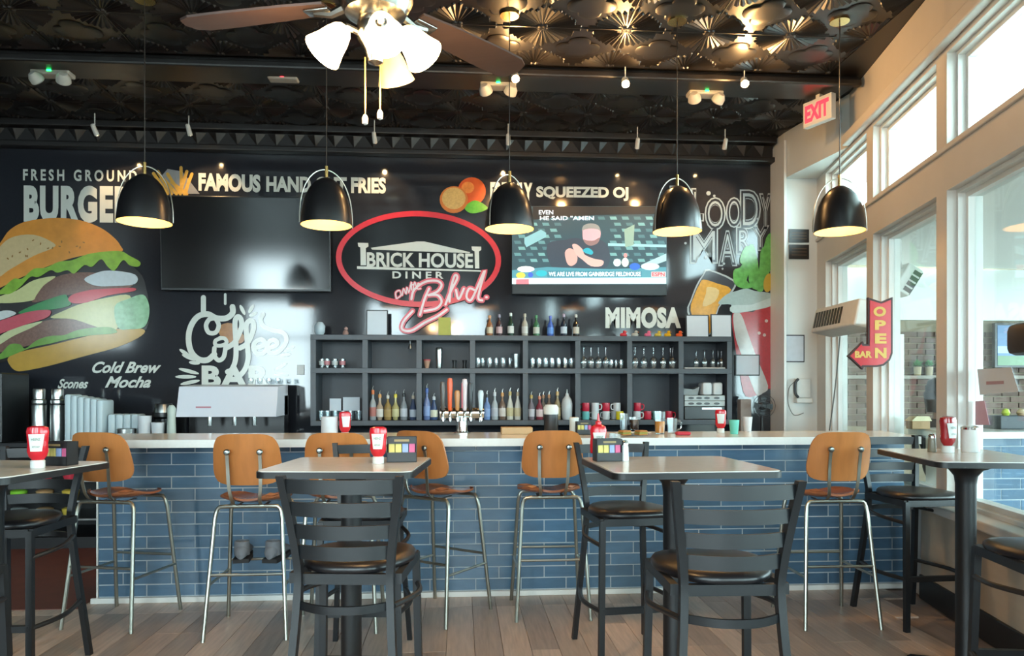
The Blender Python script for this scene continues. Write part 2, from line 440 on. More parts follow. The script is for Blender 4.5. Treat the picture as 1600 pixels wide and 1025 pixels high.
for y in (-1.9, 1.1, 4.1, 7.1 - .45): portal('window_portal', (9.1, y - .4, 1.55), (rad(90), 0, rad(90)), 2.7, 2.0)
struct(B().box(2.0, 9.0, -4.1, -4, 0, .6).build('wall_porch_front', m_white, None, 0))
portal('window_portal', (5.6, -4.2, 1.7), (rad(90), 0, 0), 6.5, 2.1)
# ================================================================== BAR
BY = 4.98; BXL = -2.37; CTZ = 1.08
m_tile = pm('slate_blue_tile', '#4b6880', .16, var=.22, scale=7, objvar=.16, stretch=(1, 1, 3), spec=.5)
m_tile_edge = m_tile
m_quartz = pm('pale_quartz_top', '#e2e5e2', .16, var=.06, scale=50)
m_steel = pm('brushed_steel', '#b9bcba', .28, 1, var=.08)
m_chrome = pm('chrome', '#d5d7d6', .12, 1, var=.03)
def tiled_front(name, label, x0, x1, y, ztop, stuff=None):
    t = thing(name, label, 'bar counter', ((x0 + x1) / 2, y + .08, 0))
    B().box(x0 + .012, x1, y + .006, y + .16, .0, ztop - .052).build('bar_body', m_grout, t, 0, world=True)
    TW, TH_, J = .301, .0715, .0070
    cache = {}
    z = .042; r = 0
    while z + .03 < ztop - .052:
        h = min(TH_, ztop - .052 - z)
        x = x0 + .012 - (0 if r % 2 == 0 else TW / 2)
        while x < x1 - .02:
            a = max(x, x0 + .012); b_ = min(x + TW, x1)
            k = (round(b_ - a, 3), round(h, 3))
            if k[0] > .02:
                if k not in cache: cache[k] = mesh_of(B().box(0, k[0], -.004, .0, 0, k[1], .0018), 'tile', m_tile, 0)
                piece('tile', cache[k], Vector((a, y + .0065, z)) - t.location, t)
            x += TW + J
        z += TH_ + J; r += 1
    B().box(x0 - .0, x0 + .011, y - .004, y + .16, .0, ztop - .052, .002).build('end_trim', m_trimw, t, 0, world=True)
    B().box(x0 - .03, x1, y - .02, y + .004, 0, .036, .004).build('base_trim', m_trimw, t, 0, world=True)
    return t
xr = RW(5.18).x - .02
tiled_front('bar_counter', 'long bar front of slate blue subway tiles under a pale worktop', BXL, xr, BY, CTZ)
tag(B().prism([(-2.45, 4.74, CTZ - .05), (RW(4.97, -.01).x - .0, 4.74, CTZ - .05), (RW(5.72, -.01).x, 5.46, CTZ - .05), (-2.45, 5.46, CTZ - .05)], (0, 0, .05)).build('bar_worktop', m_quartz, None, 0),
    'long pale quartz worktop lying on the blue tiled bar', 'worktop')
# inner side of the bar
tag(B().box(BXL + .05, 2.9, 5.15, 5.42, 0, CTZ - .052).build('bar_cabinet', m_black, None, 0), 'black service side of the bar behind the blue tiles', 'cabinet')
# porch continuation of the bar
px0 = RW(5.62, .2).x + .05
tiled_front('porch_bar_counter', 'blue tiled bar front on the porch seen through the windows', px0, px0 + 2.6, 5.12, 1.10)
tag(B().box(px0, px0 + 2.6, 4.9, 5.5, 1.05, 1.10, .006).build('porch_bar_worktop', m_quartz, None, 0), 'white worktop of the porch bar seen through the windows', 'worktop')

# ------------------------------------------------------------------ back bar shelf unit
SHY = 7.15
m_shelf = pm('charcoal_shelf', '#3c4148', .42, var=.1, scale=12)
m_shelfb = pm('dark_shelf_back', '#363a41', .5, var=.1, scale=8)
pA = onY(485, 525, SHY); pB = onY(1144, 525, SHY)
SX0, SX1 = pA.x, pB.x; NC = 8; CWD = (SX1 - SX0) / NC
ZT = 1.925; ZM = 1.605; ZB = 1.10; BT = .05
sh = thing('back_bar_shelf', 'charcoal open shelf unit with sixteen compartments below the mural', 'shelf', ((SX0 + SX1) / 2, 7.3, 0))
for z, nm in ((ZT, 'shelf_board'), (ZM, 'shelf_board'), (ZB, 'shelf_board')):
    B().box(SX0, SX1, SHY, WY - .02, z - BT, z, .003).build(nm, m_shelf, sh, 0, world=True)
for i in range(NC + 1):
    x = SX0 + i * CWD; x = min(max(x, SX0 + .025), SX1 - .025)
    for z0, z1 in ((ZB, ZM - BT), (ZM, ZT - BT)):
        B().box(x - .025, x + .025, SHY + .003, WY - .02, z0, z1).build('divider', m_shelf, sh, 0, world=True)
B().box(SX0, SX1, WY - .019, WY - .004, ZB - BT, ZT).build('back_panel', m_shelfb, sh, 0, world=True)
for i in range(NC):
    cb = thing('base_cabinet', 'black base cabinet under shelf compartment %s from the left' % ('first second third fourth fifth sixth seventh eighth'.split()[i]), 'cabinet', (SX0 + (i + .5) * CWD, 7.2, 0), group='cabinets below the shelf unit')
    B().box(-CWD / 2 + .002, CWD / 2 - .002, -.33, .28, 0, .90).build('body', m_black, cb, 0)
    B().box(-CWD / 2 + .01, CWD / 2 - .01, -.35, -.331, .08, .88, .004).build('door', m_black, cb, 0)
tag(B().box(SX0 - .02, SX1 + .3, 6.84, WY - .005, .905, .935, .004).build('back_worktop', m_black, None, 0), 'black worktop below the shelf unit', 'worktop')
# left run of the back counter
LX0 = -6.0
tag(B().box(LX0, SX0 - .04, 6.80, WY - .005, .885, .925, .004).build('coffee_worktop', pm('dark_worktop', '#2a2b2e', .3), None, 0), 'dark worktop below the coffee lettering', 'worktop')
for i in range(3):
    a = -3.0 + i * .4
    cb = thing('coffee_cabinet', 'black cabinet %s from the coolers under the coffee worktop' % ('first', 'second', 'third')[i], 'cabinet', (a + .2, 7.1, 0), group='cabinets under the coffee worktop')
    B().box(-.197, .197, -.27, .38, 0, .88).build('body', m_black, cb, 0); B().box(-.19, .19, -.29, -.271, .06, .86, .004).build('door', m_black, cb, 0)
# open display cooler
ck = thing('display_cooler', 'dark open display cooler with stocked shelves left of the bar', 'cooler', (-4.0, 7.0, 0))
b = B(); b.box(-4.9, -3.06, 7.35, 7.45, 0, .87); b.box(-4.9, -4.85, 6.72, 7.35, 0, .87); b.box(-3.11, -3.06, 6.72, 7.35, 0, .87); b.box(-4.85, -3.11, 6.72, 7.35, 0, .1); b.box(-4.85, -3.11, 6.72, 7.35, .8, .87)
b.build('body', m_black, ck, 0, world=True)
for z in (.24, .40, .58): B().box(-4.85, -3.11, 6.76, 7.34, z, z + .015).build('shelf', m_steel, ck, 0, world=True)
B().box(-4.85, -3.11, 6.70, 6.72, .70, .735).build('top_strip', m_trimw, ck, 0, world=True)
cols = {'red': '#c23a4a', 'green': '#7fc23a', 'pale': '#9aa6a6', 'tan': '#a98a62', 'yellow': '#c9b24a'}
for z, seq in ((.595, 'pale pale tan red red red pale'), (.415, 'pale pale green green tan yellow'), (.255, 'pale tan pale pale tan yellow')):
    for i, c in enumerate(seq.split()):
        x = -4.62 + i * .225
        o = B().lathe([(.055, 0), (.07, .05), (.072, .075), (.05, .085), (0, .088)], (x, 6.88, z + .002), 12).build('food_tub', pm('tub_' + c, cols[c], .3), None)
        tag(o, '%s food tub on the %s cooler shelf, %s from the left' % (c, {.595: 'upper', .415: 'middle', .255: 'lower'}[z], ('first', 'second', 'third', 'fourth', 'fifth', 'sixth', 'seventh')[i]), 'food tub', 'tubs in the display cooler')
# ================================================================== MURAL
def paint(name, col, **k): return pm('paint_' + name, col, .16, var=k.get('var', .12), scale=k.get('scale', 30), spec=.5)
LY = lambda n: WY - .0015 - .0016 * n
def muralroot(name, label, px, py, cat='mural'): p = onY(px, py, WY); return thing(name, label, cat, (p.x, WY - .001, p.z))
# burger
c = lambda pts: crop(pts, 0, 330, .2634)
bu = muralroot('burger_mural', 'big painted double cheeseburger on the black wall below the burger lettering', 100, 580)
def layer(nm, pts, col, n, **k): return flat(c(pts), LY(n), paint(nm, col, **k), nm.split('__')[0], bu)
bunm = paint('bun', '#cf8b3e', scale=9, var=.25)
flat(c([(-160, 420), (-60, 260), (0, 190), (60, 110), (160, 60), (330, 40), (480, 55), (600, 100), (680, 160), (715, 205), (722, 238), (600, 244), (420, 280), (250, 340), (100, 405), (0, 455), (-100, 500)]), LY(2), bunm, 'top_bun', bu)
layer('bun_highlight', [(-20, 250), (60, 160), (200, 140), (320, 190), (310, 220), (200, 265), (60, 345), (-20, 390)], '#c5ae84', 3)
rs = random.Random(3)
for i in range(16):
    x = 40 + rs.random() * 520; y = 150 - .00035 * (x - 330) ** 2 * -1 + rs.random() * 90 + .1 * abs(330 - x)
    flat(c(ell(x, y, 8, 4, 8, rs.random() * 3)), LY(4), paint('seed', '#8c6a3c'), 'sesame_seed', bu, smooth=False)
layer('lettuce', [(-100, 540), (0, 470), (80, 402), (130, 400), (200, 342), (270, 335), (350, 300), (430, 290), (520, 255), (640, 238), (720, 238), (770, 265), (830, 300), (822, 328), (770, 322), (730, 290), (680, 352), (640, 330), (600, 285), (545, 330), (500, 320), (440, 370), (400, 350), (340, 365), (300, 350), (230, 390), (180, 390), (120, 450), (60, 490), (0, 495)], '#7fa83a', 5, scale=14, var=.4)
layer('cheese', [(-100, 560), (0, 505), (100, 470), (200, 410), (330, 386), (260, 440), (215, 500), (190, 530), (60, 545), (-60, 545)], '#bfbf88', 4)
layer('patty', [(190, 540), (230, 470), (300, 410), (380, 375), (520, 362), (680, 385), (790, 440), (640, 475), (420, 495), (300, 520)], '#6a4a3e', 3, scale=50, var=.5)
layer('onion', [(500, 405), (560, 370), (650, 352), (800, 375), (800, 432), (650, 445), (560, 440)], '#b4c0c8', 6)
layer('tomato', [(405, 525), (430, 495), (520, 470), (620, 460), (790, 455), (790, 475), (640, 500), (520, 540), (440, 547)], '#bb3442', 6)
layer('pickle', [(110, 600), (180, 565), (280, 525), (380, 495), (402, 512), (420, 555), (330, 580), (220, 590), (140, 608)], '#2f7f46', 5)
layer('cheese__2', [(300, 632), (380, 590), (480, 550), (640, 512), (770, 500), (770, 600), (690, 700), (660, 712), (560, 682), (430, 640)], '#b6b67c', 5)
layer('onion__2', [(-100, 640), (0, 595), (60, 590), (95, 608), (20, 640), (-60, 660)], '#c2c8c6', 5)
layer('tomato__2', [(-100, 760), (-60, 680), (60, 630), (180, 595), (285, 585), (302, 605), (270, 635), (160, 670), (20, 720)], '#b84a58', 6)
layer('cheese__3', [(-100, 840), (0, 740), (100, 690), (250, 652), (190, 690), (80, 740), (0, 790)], '#b9bd90', 5)
layer('patty__2', [(-30, 840), (20, 770), (120, 700), (220, 660), (330, 642), (450, 640), (560, 670), (650, 715), (480, 735), (300, 765), (100, 815)], '#6f5146', 4, scale=50, var=.5)
layer('lettuce__2', [(-40, 880), (10, 840), (60, 790), (120, 790), (150, 815), (220, 765), (300, 740), (380, 735), (460, 705), (560, 690), (660, 690), (690, 722), (560, 735), (480, 745), (380, 765), (300, 785), (200, 805), (120, 835), (20, 875)], '#66903c', 6, scale=14, var=.35)
layer('lettuce__3', [(680, 565), (760, 520), (850, 495), (885, 560), (880, 640), (850, 690), (770, 700), (700, 690)], '#7fae86', 6, scale=20, var=.5)
layer('bottom_bun', [(48, 870), (130, 832), (300, 795), (500, 745), (680, 700), (845, 698), (838, 740), (700, 805), (500, 860), (300, 915), (150, 946), (95, 946), (60, 915)], '#b08a3c', 3, scale=9, var=.2)
layer('dark_shadow_stroke', [(-100, 520), (0, 462), (200, 350), (500, 262), (720, 240), (760, 300), (860, 420), (870, 700), (640, 720), (200, 820), (-80, 900)], '#1d1a18', 1)
# wall lettering
m_let = paint('lettering', '#c9cdc6', var=.05)
def words(name, label, s, x0, y0, x1, y1, cat='lettering', **k):
    r = muralroot(name, label, (x0 + x1) / 2, y1, cat); lettering(s, x0, y0, x1, y1, wallp(LY(2)), m_let, 'letters', r, **k); return r
words('wall_lettering', 'small spaced white words FRESH GROUND above the burger', 'FRESH GROUND', 36, 264, 214, 282, bold=.03, space=1.5, slope=.012)
words('wall_lettering', 'tall white block word BURGERS above the painted burger', 'BURGERS', 37, 289, 226, 347, bold=.055, space=1.12, slope=.01)
words('wall_lettering', 'white words FAMOUS HAND CUT FRIES above the switched-off television', 'FAMOUS', 310, 270, 407, 298, bold=.05, slope=.03)
r_ = [o for o in S.objects if o.get('label', '').startswith('white words FAMOUS')][0]
lettering('HAND CUT FRIES', 416, 275, 603, 300, wallp(LY(2)), m_let, 'letters', r_, bold=.045, slope=.014)
words('wall_lettering', 'white words FRESHLY SQUEEZED OJ above the lit television', 'FRESHLY', 766, 284, 832, 316, bold=.05, slope=.02)
r_ = [o for o in S.objects if o.get('label', '').startswith('white words FRESHLY')][0]
lettering('SQUEEZED OJ', 838, 291, 982, 313, wallp(LY(2)), m_let, 'letters', r_, bold=.045, slope=.008)
words('wall_lettering', 'rounded white word MIMOSA above the rubber ducks', 'MIMOSA', 946, 480, 1064, 513, bold=.06, space=1.08)
words('wall_lettering', 'slanted white words Cold Brew Mocha right of the burger', 'Cold Brew', 144, 565, 252, 583, bold=.03, shear=.45)
r_ = [o for o in S.objects if o.get('label', '').startswith('slanted white words')][0]
lettering('Mocha', 164, 588, 236, 606, wallp(LY(2)), m_let, 'letters', r_, bold=.03, shear=.45)
words('wall_lettering', 'small slanted white word Scones above the steel flasks', 'Scones', 90, 592, 138, 607, bold=.03, shear=.45)
# coffee bar script
cb_ = muralroot('coffee_bar_lettering', 'looped white script Coffee BAR with petal strokes on the wall', 370, 610, 'lettering')
def C5(p): return crop(p, 260, 460, .195)
b = B()
for pts, wd in (([(297, 25), (297, 150)], 8), ([(472, 0), (472, 75)], 4),
    ([(530, 100), (530, 150), (480, 190), (400, 190), (330, 158), (250, 180), (195, 260), (178, 360), (200, 460), (260, 520), (330, 525), (385, 480)], 9),
    ([(400, 200), (420, 250), (395, 305), (340, 305), (318, 250), (345, 200), (390, 190)], 7),
    ([(440, 350), (395, 370), (395, 405), (440, 410), (482, 390), (470, 355), (430, 348)], 6),
    ([(385, 430), (385, 490), (420, 528), (460, 500), (475, 420)], 7),
    ([(480, 430), (550, 380), (600, 270), (598, 200), (570, 180), (550, 230), (558, 400), (555, 520), (525, 600), (490, 620)], 8),
    ([(590, 430), (650, 390), (695, 290), (695, 225), (665, 212), (640, 260), (652, 420), (655, 520), (630, 600), (590, 650)], 8),
    ([(700, 430), (765, 415), (790, 385), (760, 362), (715, 380), (698, 425), (720, 470), (770, 475), (805, 440)], 7),
    ([(800, 435), (870, 415), (890, 385), (860, 365), (820, 385), (808, 430), (835, 470), (890, 465), (945, 410), (962, 350), (930, 305), (850, 285), (780, 255), (755, 205), (775, 160)], 7)):
    ribbon(b, C5(pts), wd, LY(3))
b.build('script', m_let, cb_, 0, world=True)
lettering('BAR', 315, 571, 424, 606, wallp(LY(2)), m_let, 'letters', cb_, bold=.05, space=1.15)
for x, y, a, l in ((150, 470, .6, 55), (180, 505, .4, 60), (225, 548, .1, 45), (180, 615, .25, 85), (155, 660, 0, 85), (190, 705, -.2, 80), (610, 125, 1.1, 45), (680, 115, 2.1, 40), (695, 160, 2.7, 35), (915, 580, -.5, 60), (920, 645, .05, 60), (985, 440, -.5, 50), (950, 485, -.1, 50)):
    flat(C5(ell(x, y, l, 15, 14, a)), LY(2), m_let, 'petal', cb_, smooth=False)
flat(C5([(410, 260), (520, 230), (620, 330), (600, 390), (480, 380), (420, 310)]), LY(1), paint('amber', '#9c6a3c', var=.3), 'amber_glow', cb_)
# bloody mary outline lettering
bm_ = muralroot('bloody_mary_lettering', 'grey outlined bubble letters BLOODY MARY beside the right pendant', 1140, 420, 'lettering')
m_out = paint('outline', '#9aa5aa', var=.08); m_fill = paint('letter_fill', '#2b2e35')
for s, x0, y0, x1, y1 in (('B', 1046, 290, 1078, 345), ('L', 1080, 294, 1100, 346), ('O', 1101, 308, 1134, 360), ('O', 1134, 308, 1160, 356), ('D', 1156, 296, 1189, 358), ('Y', 1186, 302, 1206, 360),
                          ('M', 1078, 355, 1122, 412), ('A', 1122, 360, 1152, 416), ('R', 1150, 354, 1176, 398), ('Y', 1174, 352, 1202, 392)):
    lettering(s, x0, y0, x1, y1, wallp(LY(2)), m_out, 'letter_outline', bm_, bold=.05 if s != 'M' else .02)
    lettering(s, x0 + 2.2, y0 + 2.2, x1 - 2.2, y1 - 2.2, wallp(LY(3)), m_fill, 'letter_fill', bm_, bold=.03 if s != 'M' else .0)
    lettering(s, x0 + 5, y0 + 6, x1 - 5, y1 - 6, wallp(LY(4)), m_out, 'letter_core', bm_, bold=-.012)
for x, y, r in ((1107, 302, 3.5), (1116, 306, 2), (1184, 342, 1.8), (1103, 402, 2.6), (1131, 412, 2), (1071, 380, 2), (1129, 420, 1.6)): flat(ell(x, y, r, r, 10), LY(2), m_out, 'dot', bm_, smooth=False)
# painted drinks
dr = muralroot('cocktail_mural', 'painted orange drink and red cocktail cup with celery at the wall end', 1150, 620)
D4 = lambda p: crop(p, 1060, 400, .2536)
def dl(nm, pts, col, n, **k): return flat(D4(pts), LY(n), paint(nm, col, **k), nm.split('__')[0], dr, k=3)
dl('glass_outline', [(185, 82), (345, 148), (338, 215), (250, 320), (200, 480), (120, 480), (55, 345), (75, 270), (110, 180), (150, 115)], '#a8b2b6', 1)
dl('glass_inside', [(190, 92), (335, 155), (328, 210), (245, 315), (195, 470), (125, 470), (65, 340), (82, 275), (118, 185), (155, 122)], '#3a3e46', 2)
dl('orange_juice', [(155, 145), (240, 170), (325, 208), (245, 310), (200, 470), (130, 470), (75, 335), (100, 240), (130, 175)], '#cf9a3c', 3, var=.3)
dl('juice_shine', [(180, 190), (250, 210), (225, 280), (150, 310), (170, 230)], '#d6bd86', 4)
dl('red_cup', [(335, 352), (460, 345), (581, 305), (581, 800), (560, 815), (500, 850), (415, 865), (380, 740), (345, 520)], '#a92d34', 2, scale=40, var=.3)
dl('straw_stripe', [(338, 362), (385, 358), (430, 480), (480, 620), (552, 800), (520, 845), (480, 855), (435, 745), (385, 600), (352, 500)], '#b9bab8', 3)
dl('ice', [(250, 280), (300, 235), (360, 215), (420, 200), (470, 215), (581, 235), (581, 300), (490, 330), (335, 352), (325, 300), (255, 298)], '#9fb6b8', 3)
dl('ice__2', [(330, 305), (450, 300), (581, 255), (581, 300), (490, 330), (335, 350)], '#b9cdcf', 4)
for pts in ([(345, 170), (340, 90), (380, 70), (410, 30), (440, 90), (420, 150), (460, 190), (400, 200)], [(440, 180), (430, 60), (420, -40), (460, -70), (490, 40), (500, 200)],
            [(480, 200), (500, 60), (510, -40), (560, -60), (575, 60), (550, 120), (520, 215)], [(380, 40), (395, -30), (430, -60), (440, 60)], [(520, 30), (540, -110), (581, -130), (581, 60)]):
    dl('celery', pts, '#5fa653', 5, scale=22, var=.5)
dl('lemon', ell(553, 165, 28, 58, 16, .15), '#b9a03c', 6)
for x, y in ((497, 475), (530, 487), (542, 400)): dl('bubble', ell(x, y, 10, 10, 10), '#c9b9b6', 3)
# fries, oranges
fr_ = muralroot('fries_mural', 'painted cone of golden fries between the two wall slogans', 270, 302)
flat([(248, 280), (262, 264), (285, 268), (312, 303), (262, 303)], LY(1), paint('fry_paper', '#8a8a8c'), 'paper_cone', fr_, smooth=False)
for x0, y0, x1, y1 in ((240, 271, 262, 303), (247, 268, 268, 303), (256, 280, 276, 303), (262, 272, 282, 303), (268, 285, 292, 303), (300, 272, 288, 303), (292, 268, 282, 300), (283, 262, 284, 300), (296, 280, 290, 303)):
    b = B(); ribbon(b, [(x0, y0), (x1, y1)], 5, LY(2 + random.random()), smooth=False); b.build('fry', paint('fry', '#c99d4c', var=.25), fr_, 0, world=True)
og = muralroot('orange_mural', 'painted whole orange, halved orange and leaf left of the OJ slogan', 725, 332)
flat(ell(737, 299, 22, 22), LY(1), paint('orange', '#d0582a', var=.3, scale=10), 'whole_orange', og, smooth=False)
flat(ell(731, 293, 10, 9), LY(2), paint('orange_light', '#dd8442', var=.3), 'orange_light', og, smooth=False)
flat(ell(709, 312, 22, 21), LY(3), paint('orange_rind', '#c8763c'), 'orange_rind', og, smooth=False)
flat(ell(709, 310, 18.5, 17), LY(4), paint('orange_flesh', '#cfa868', var=.3, scale=60), 'orange_flesh', og, smooth=False)
flat([(726, 324), (742, 313), (762, 324), (752, 331), (735, 333)], LY(2), paint('leaf', '#5fae3e', var=.3), 'leaf', og)

# ------------------------------------------------------------------ oval diner sign
sg = muralroot('diner_sign', 'black oval diner sign with red rim and white house logo', 653, 480, 'sign')
m_srim = pm('sign_red', '#cc2433', .3); m_sblk = pm('sign_black', '#101216', .14); m_slet = pm('sign_white', '#c3cbc8', .3, var=.03)
SGY = WY - .035
b = B(); n = 64
cx, cy, rx, ry = 654, 405, 129, 75
outer = [onY(x, y, SGY) for x, y in ell(cx, cy, rx, ry, n, .03)]; inner = [onY(x, y, SGY) for x, y in ell(cx, cy, rx - 8.5, ry - 8.5, n, .03)]
e = Vector((0, -.012, 0)); bk = Vector((0, .034, 0))
vs = outer + inner + [p + e for p in outer] + [p + e for p in inner] + [p + bk for p in outer]
fs = []
for i in range(n):
    j = (i + 1) % n
    fs += [(2 * n + i, 2 * n + j, 3 * n + j, 3 * n + i), (n + i, 3 * n + i, 3 * n + j, n + j), (2 * n + i, 4 * n + i, 4 * n + j, 2 * n + j)]
B().add(vs, fs).build('rim', m_srim, sg, 30, world=True)
B().prism([onY(x, y, SGY) for x, y in ell(cx, cy, rx - 8, ry - 8, n, .03)], (0, .03, 0)).build('panel', m_sblk, sg, 0, world=True)
SL = SGY - .003; place = wallp(SL)
SC = lambda p: crop(p, 520, 320, .2048)
lettering('BRICK HOUSE', 573, 394, 739, 417, lambda x, y: onY(x, y, SL), m_slet, 'letters', sg, bold=.03, slope=.012)
lettering('D I N E R', 613, 424, 693, 435, place, m_slet, 'letters', sg, bold=.03, slope=.008)
flat(SC([(290, 328), (640, 280), (700, 280), (1050, 362), (1040, 368), (660, 355), (300, 342)]), SL, m_slet, 'roof_shape', sg, smooth=False)
for pts in ([(190, 290), (270, 292), (272, 318), (252, 330), (254, 462), (212, 462), (210, 325), (195, 318)], [(1058, 318), (1132, 320), (1132, 345), (1115, 355), (1118, 485), (1085, 485), (1082, 355), (1062, 345)]):
    flat(SC(pts), SL, m_slet, 'column_shape', sg, smooth=False)
flat(SC([(185, 468), (1130, 500), (1130, 510), (185, 490)]), SL, m_slet, 'base_line', sg, smooth=False)
m_neon = pm('sign_pink_script', '#cf4a5c', .3); m_neonw = pm('sign_script_core', '#d9c6cb', .3)
SCR = [[(485, 715), (480, 670), (510, 655), (520, 690), (490, 715)], [(530, 690), (540, 640), (560, 680), (565, 630), (580, 670)], [(585, 660), (600, 590), (600, 650)], [(590, 620), (620, 605)], [(612, 650), (625, 590), (640, 640)], [(645, 630), (665, 610), (650, 600), (645, 640), (670, 640)],
       [(600, 720), (620, 650), (700, 590), (790, 580), (830, 610), (800, 660), (730, 690)], [(735, 640), (700, 720), (665, 840)], [(730, 690), (800, 690), (830, 740), (790, 790), (700, 810)],
       [(860, 760), (900, 660), (950, 560), (930, 540), (900, 640), (890, 740)], [(940, 650), (960, 720), (1000, 640)], [(1080, 650), (1040, 640), (1020, 700), (1050, 730), (1090, 660), (1160, 500), (1110, 700), (1140, 730)], [(1170, 705), (1175, 705)],
       [(610, 810), (540, 890), (530, 950), (600, 960), (700, 900), (800, 850), (870, 800)]]
b = B(); b2 = B()
for k_, p in enumerate(SCR):
    wd = 4.2 if k_ < 6 else 8.5
    ribbon(b, SC(p), wd, SL - .002 - .0002 * k_); ribbon(b2, SC(p), wd * .4, SL - .006 - .0002 * k_)
b.build('script', m_neon, sg, 0, world=True); b2.build('script_core', m_neonw, sg, 0, world=True)

# ------------------------------------------------------------------ televisions
m_tvb = pm('tv_bezel', '#111214', .3); m_scr = pm('tv_black_glass', '#0a0b0e', .12, spec=.8)
def tv_body(name, label, x0, y0, x1, y1, tilt=0):
    pa = onY(x0, y0, WY - .1); pb = onY(x1, y1, WY - .1)
    cx = (pa.x + pb.x) / 2; wv = abs(pb.x - pa.x); hv = abs(pa.z - pb.z); z0 = min(pa.z, pb.z)
    t = thing(name, label, 'television', (cx, WY - .1, z0)); t.rotation_euler = (tilt, 0, 0)
    XF[t.name] = XF[t.name] @ Matrix.Rotation(tilt, 4, 'X')
    B().box(-wv / 2, wv / 2, 0, .05, 0, hv, .006).build('case', m_tvb, t, 0)
    B().box(-.2, .2, .05, .095, hv * .3, hv * .7).build('wall_mount', m_black, t, 0)
    return t, wv, hv
t1, wv, hv = tv_body('television', 'switched-off black television left of the oval sign', 251, 306, 517, 456, rad(2.5))
B().box(-wv / 2 + .012, wv / 2 - .012, -.003, .0, .022, hv - .012).build('screen', m_scr, t1, 0)
t2, wv, hv = tv_body('television', 'lit television showing a sports broadcast right of the oval sign', 800, 321, 1042, 462)
def em(col, s=1.0): return pm('screen_' + col + str(s), col, .35, var=.06, es=s * .62)
TY = WY - .1; K2 = lambda p: crop(p, 790, 310, .1625); q = [0]
def tvs(nm, pts, col, s=.55, sm=True, up=1):
    q[0] += up
    return flat(K2(pts), TY - .002 - .0003 * q[0], em(col, s), nm, t2, th=.0003, k=3, smooth=sm)
tvs('screen', [(62, 75), (1548, 75), (1548, 825), (62, 825)], '#2c4a55', .5, False)
for r in range(8):
    y = 175 + r * 58
    for k_ in range(13):
        x = 80 + k_ * 115 + (r % 2) * 40
        if 520 < x + 40 < 1000 and 220 < y < 620: continue
        if x > 1460: continue
        tvs('stadium_seat', [(x, y), (x + 62, y), (x + 74, y + 30), (x + 10, y + 30)], ('#5d8e96', '#467079', '#6fa3a6')[(r + k_) % 3], .5, False, 1 if k_ == 0 else 0)
tvs('rail', [(180, 430), (180, 380), (340, 300), (390, 330), (390, 370), (200, 470)], '#7fb2bd', .6, False)
tvs('rail', [(985, 430), (1545, 445), (1545, 470), (985, 458)], '#8fc0c9', .6, False)
tvs('rail', [(1300, 640), (1545, 530), (1545, 600), (1380, 660)], '#9fc6cc', .6, False)
tvs('pillar', [(1140, 300), (1240, 250), (1230, 450), (1150, 470)], '#86a295', .55, False)
tvs('dark_top', [(262, 78), (1440, 78), (1440, 150), (860, 160), (262, 205)], '#14191f', .2, False)
tvs('torso', [(400, 440), (560, 400), (680, 380), (760, 400), (880, 390), (960, 430), (1000, 520), (990, 640), (900, 680), (560, 680), (430, 640)], '#34404f', .4)
tvs('head', [(740, 330), (745, 280), (800, 255), (870, 260), (910, 310), (910, 370), (880, 430), (820, 450), (770, 430), (745, 390)], '#e0a0a8', .7)
tvs('hair', [(735, 310), (750, 260), (820, 240), (890, 260), (915, 320), (890, 300), (820, 290), (760, 300)], '#8e8d8a', .5)
tvs('beard', [(748, 395), (790, 405), (850, 405), (905, 375), (885, 430), (820, 455), (770, 435)], '#8a6c6c', .5)
tvs('forearm', [(570, 520), (610, 480), (660, 500), (690, 560), (680, 620), (630, 650), (590, 620)], '#d8a098', .65)
tvs('hand', [(640, 450), (680, 440), (740, 490), (760, 540), (850, 580), (940, 600), (920, 650), (820, 650), (740, 590), (680, 540)], '#dfa9a2', .65)
tvs('microphone', [(740, 500), (790, 475), (840, 510), (830, 540), (780, 530)], '#2aa0b4', .6)
tvs('desk', [(62, 690), (400, 660), (1000, 680), (1545, 660), (1545, 825), (62, 825)], '#4d8fa0', .55, False)
for x, y, w_, h_, col in ((1035, 580, 75, 75, '#cfe6e6'), (1115, 570, 70, 90, '#c9e0d2'), (1135, 525, 35, 45, '#d88a8a'), (1190, 620, 105, 70, '#2a62c0'), (100, 710, 90, 60, '#d9c84a'), (215, 710, 50, 50, '#3a5ac0'), (290, 690, 110, 60, '#28a8b8'), (110, 650, 170, 60, '#d9dede'), (1300, 620, 180, 70, '#bfe0e2')):
    tvs('desk_item', ell(x + w_ / 2, y + h_ / 2, w_ / 2, h_ / 2, 12), col, .65, False)
tvs('caption_bar', [(400, 695), (1310, 700), (1310, 755), (400, 760)], '#3d7f92', .5, False)
tvs('ticker', [(62, 765), (1545, 760), (1545, 822), (62, 825)], '#c4e6ec', .7, False)
tvs('ticker_tag', [(100, 778), (225, 776), (225, 825), (100, 825)], '#d8707c', .7, False)
tvs('channel_tag', [(1400, 705), (1540, 705), (1540, 755), (1400, 755)], '#d9b9b9', .7, False)
def tvt(s, x0, y0, x1, y1, col, st=.9, bold=.02):
    (a, c_), (d, g) = K2([(x0, y0), (x1, y1)]); q[0] += 1
    lettering(s, a, c_, d, g, wallp(TY - .004 - .0003 * q[0]), em(col, st), 'screen_text', t2, bold=bold)
tvt('WE ARE LIVE FROM GAINBRIDGE FIELDHOUSE', 415, 706, 1300, 748, '#f2fafa'); tvt('EVEN', 320, 112, 458, 155, '#dfe8f2'); tvt('HE SAID "AMEN', 330, 168, 850, 210, '#dfe8f2')
tvt('ESPN', 1410, 712, 1530, 748, '#c03040')
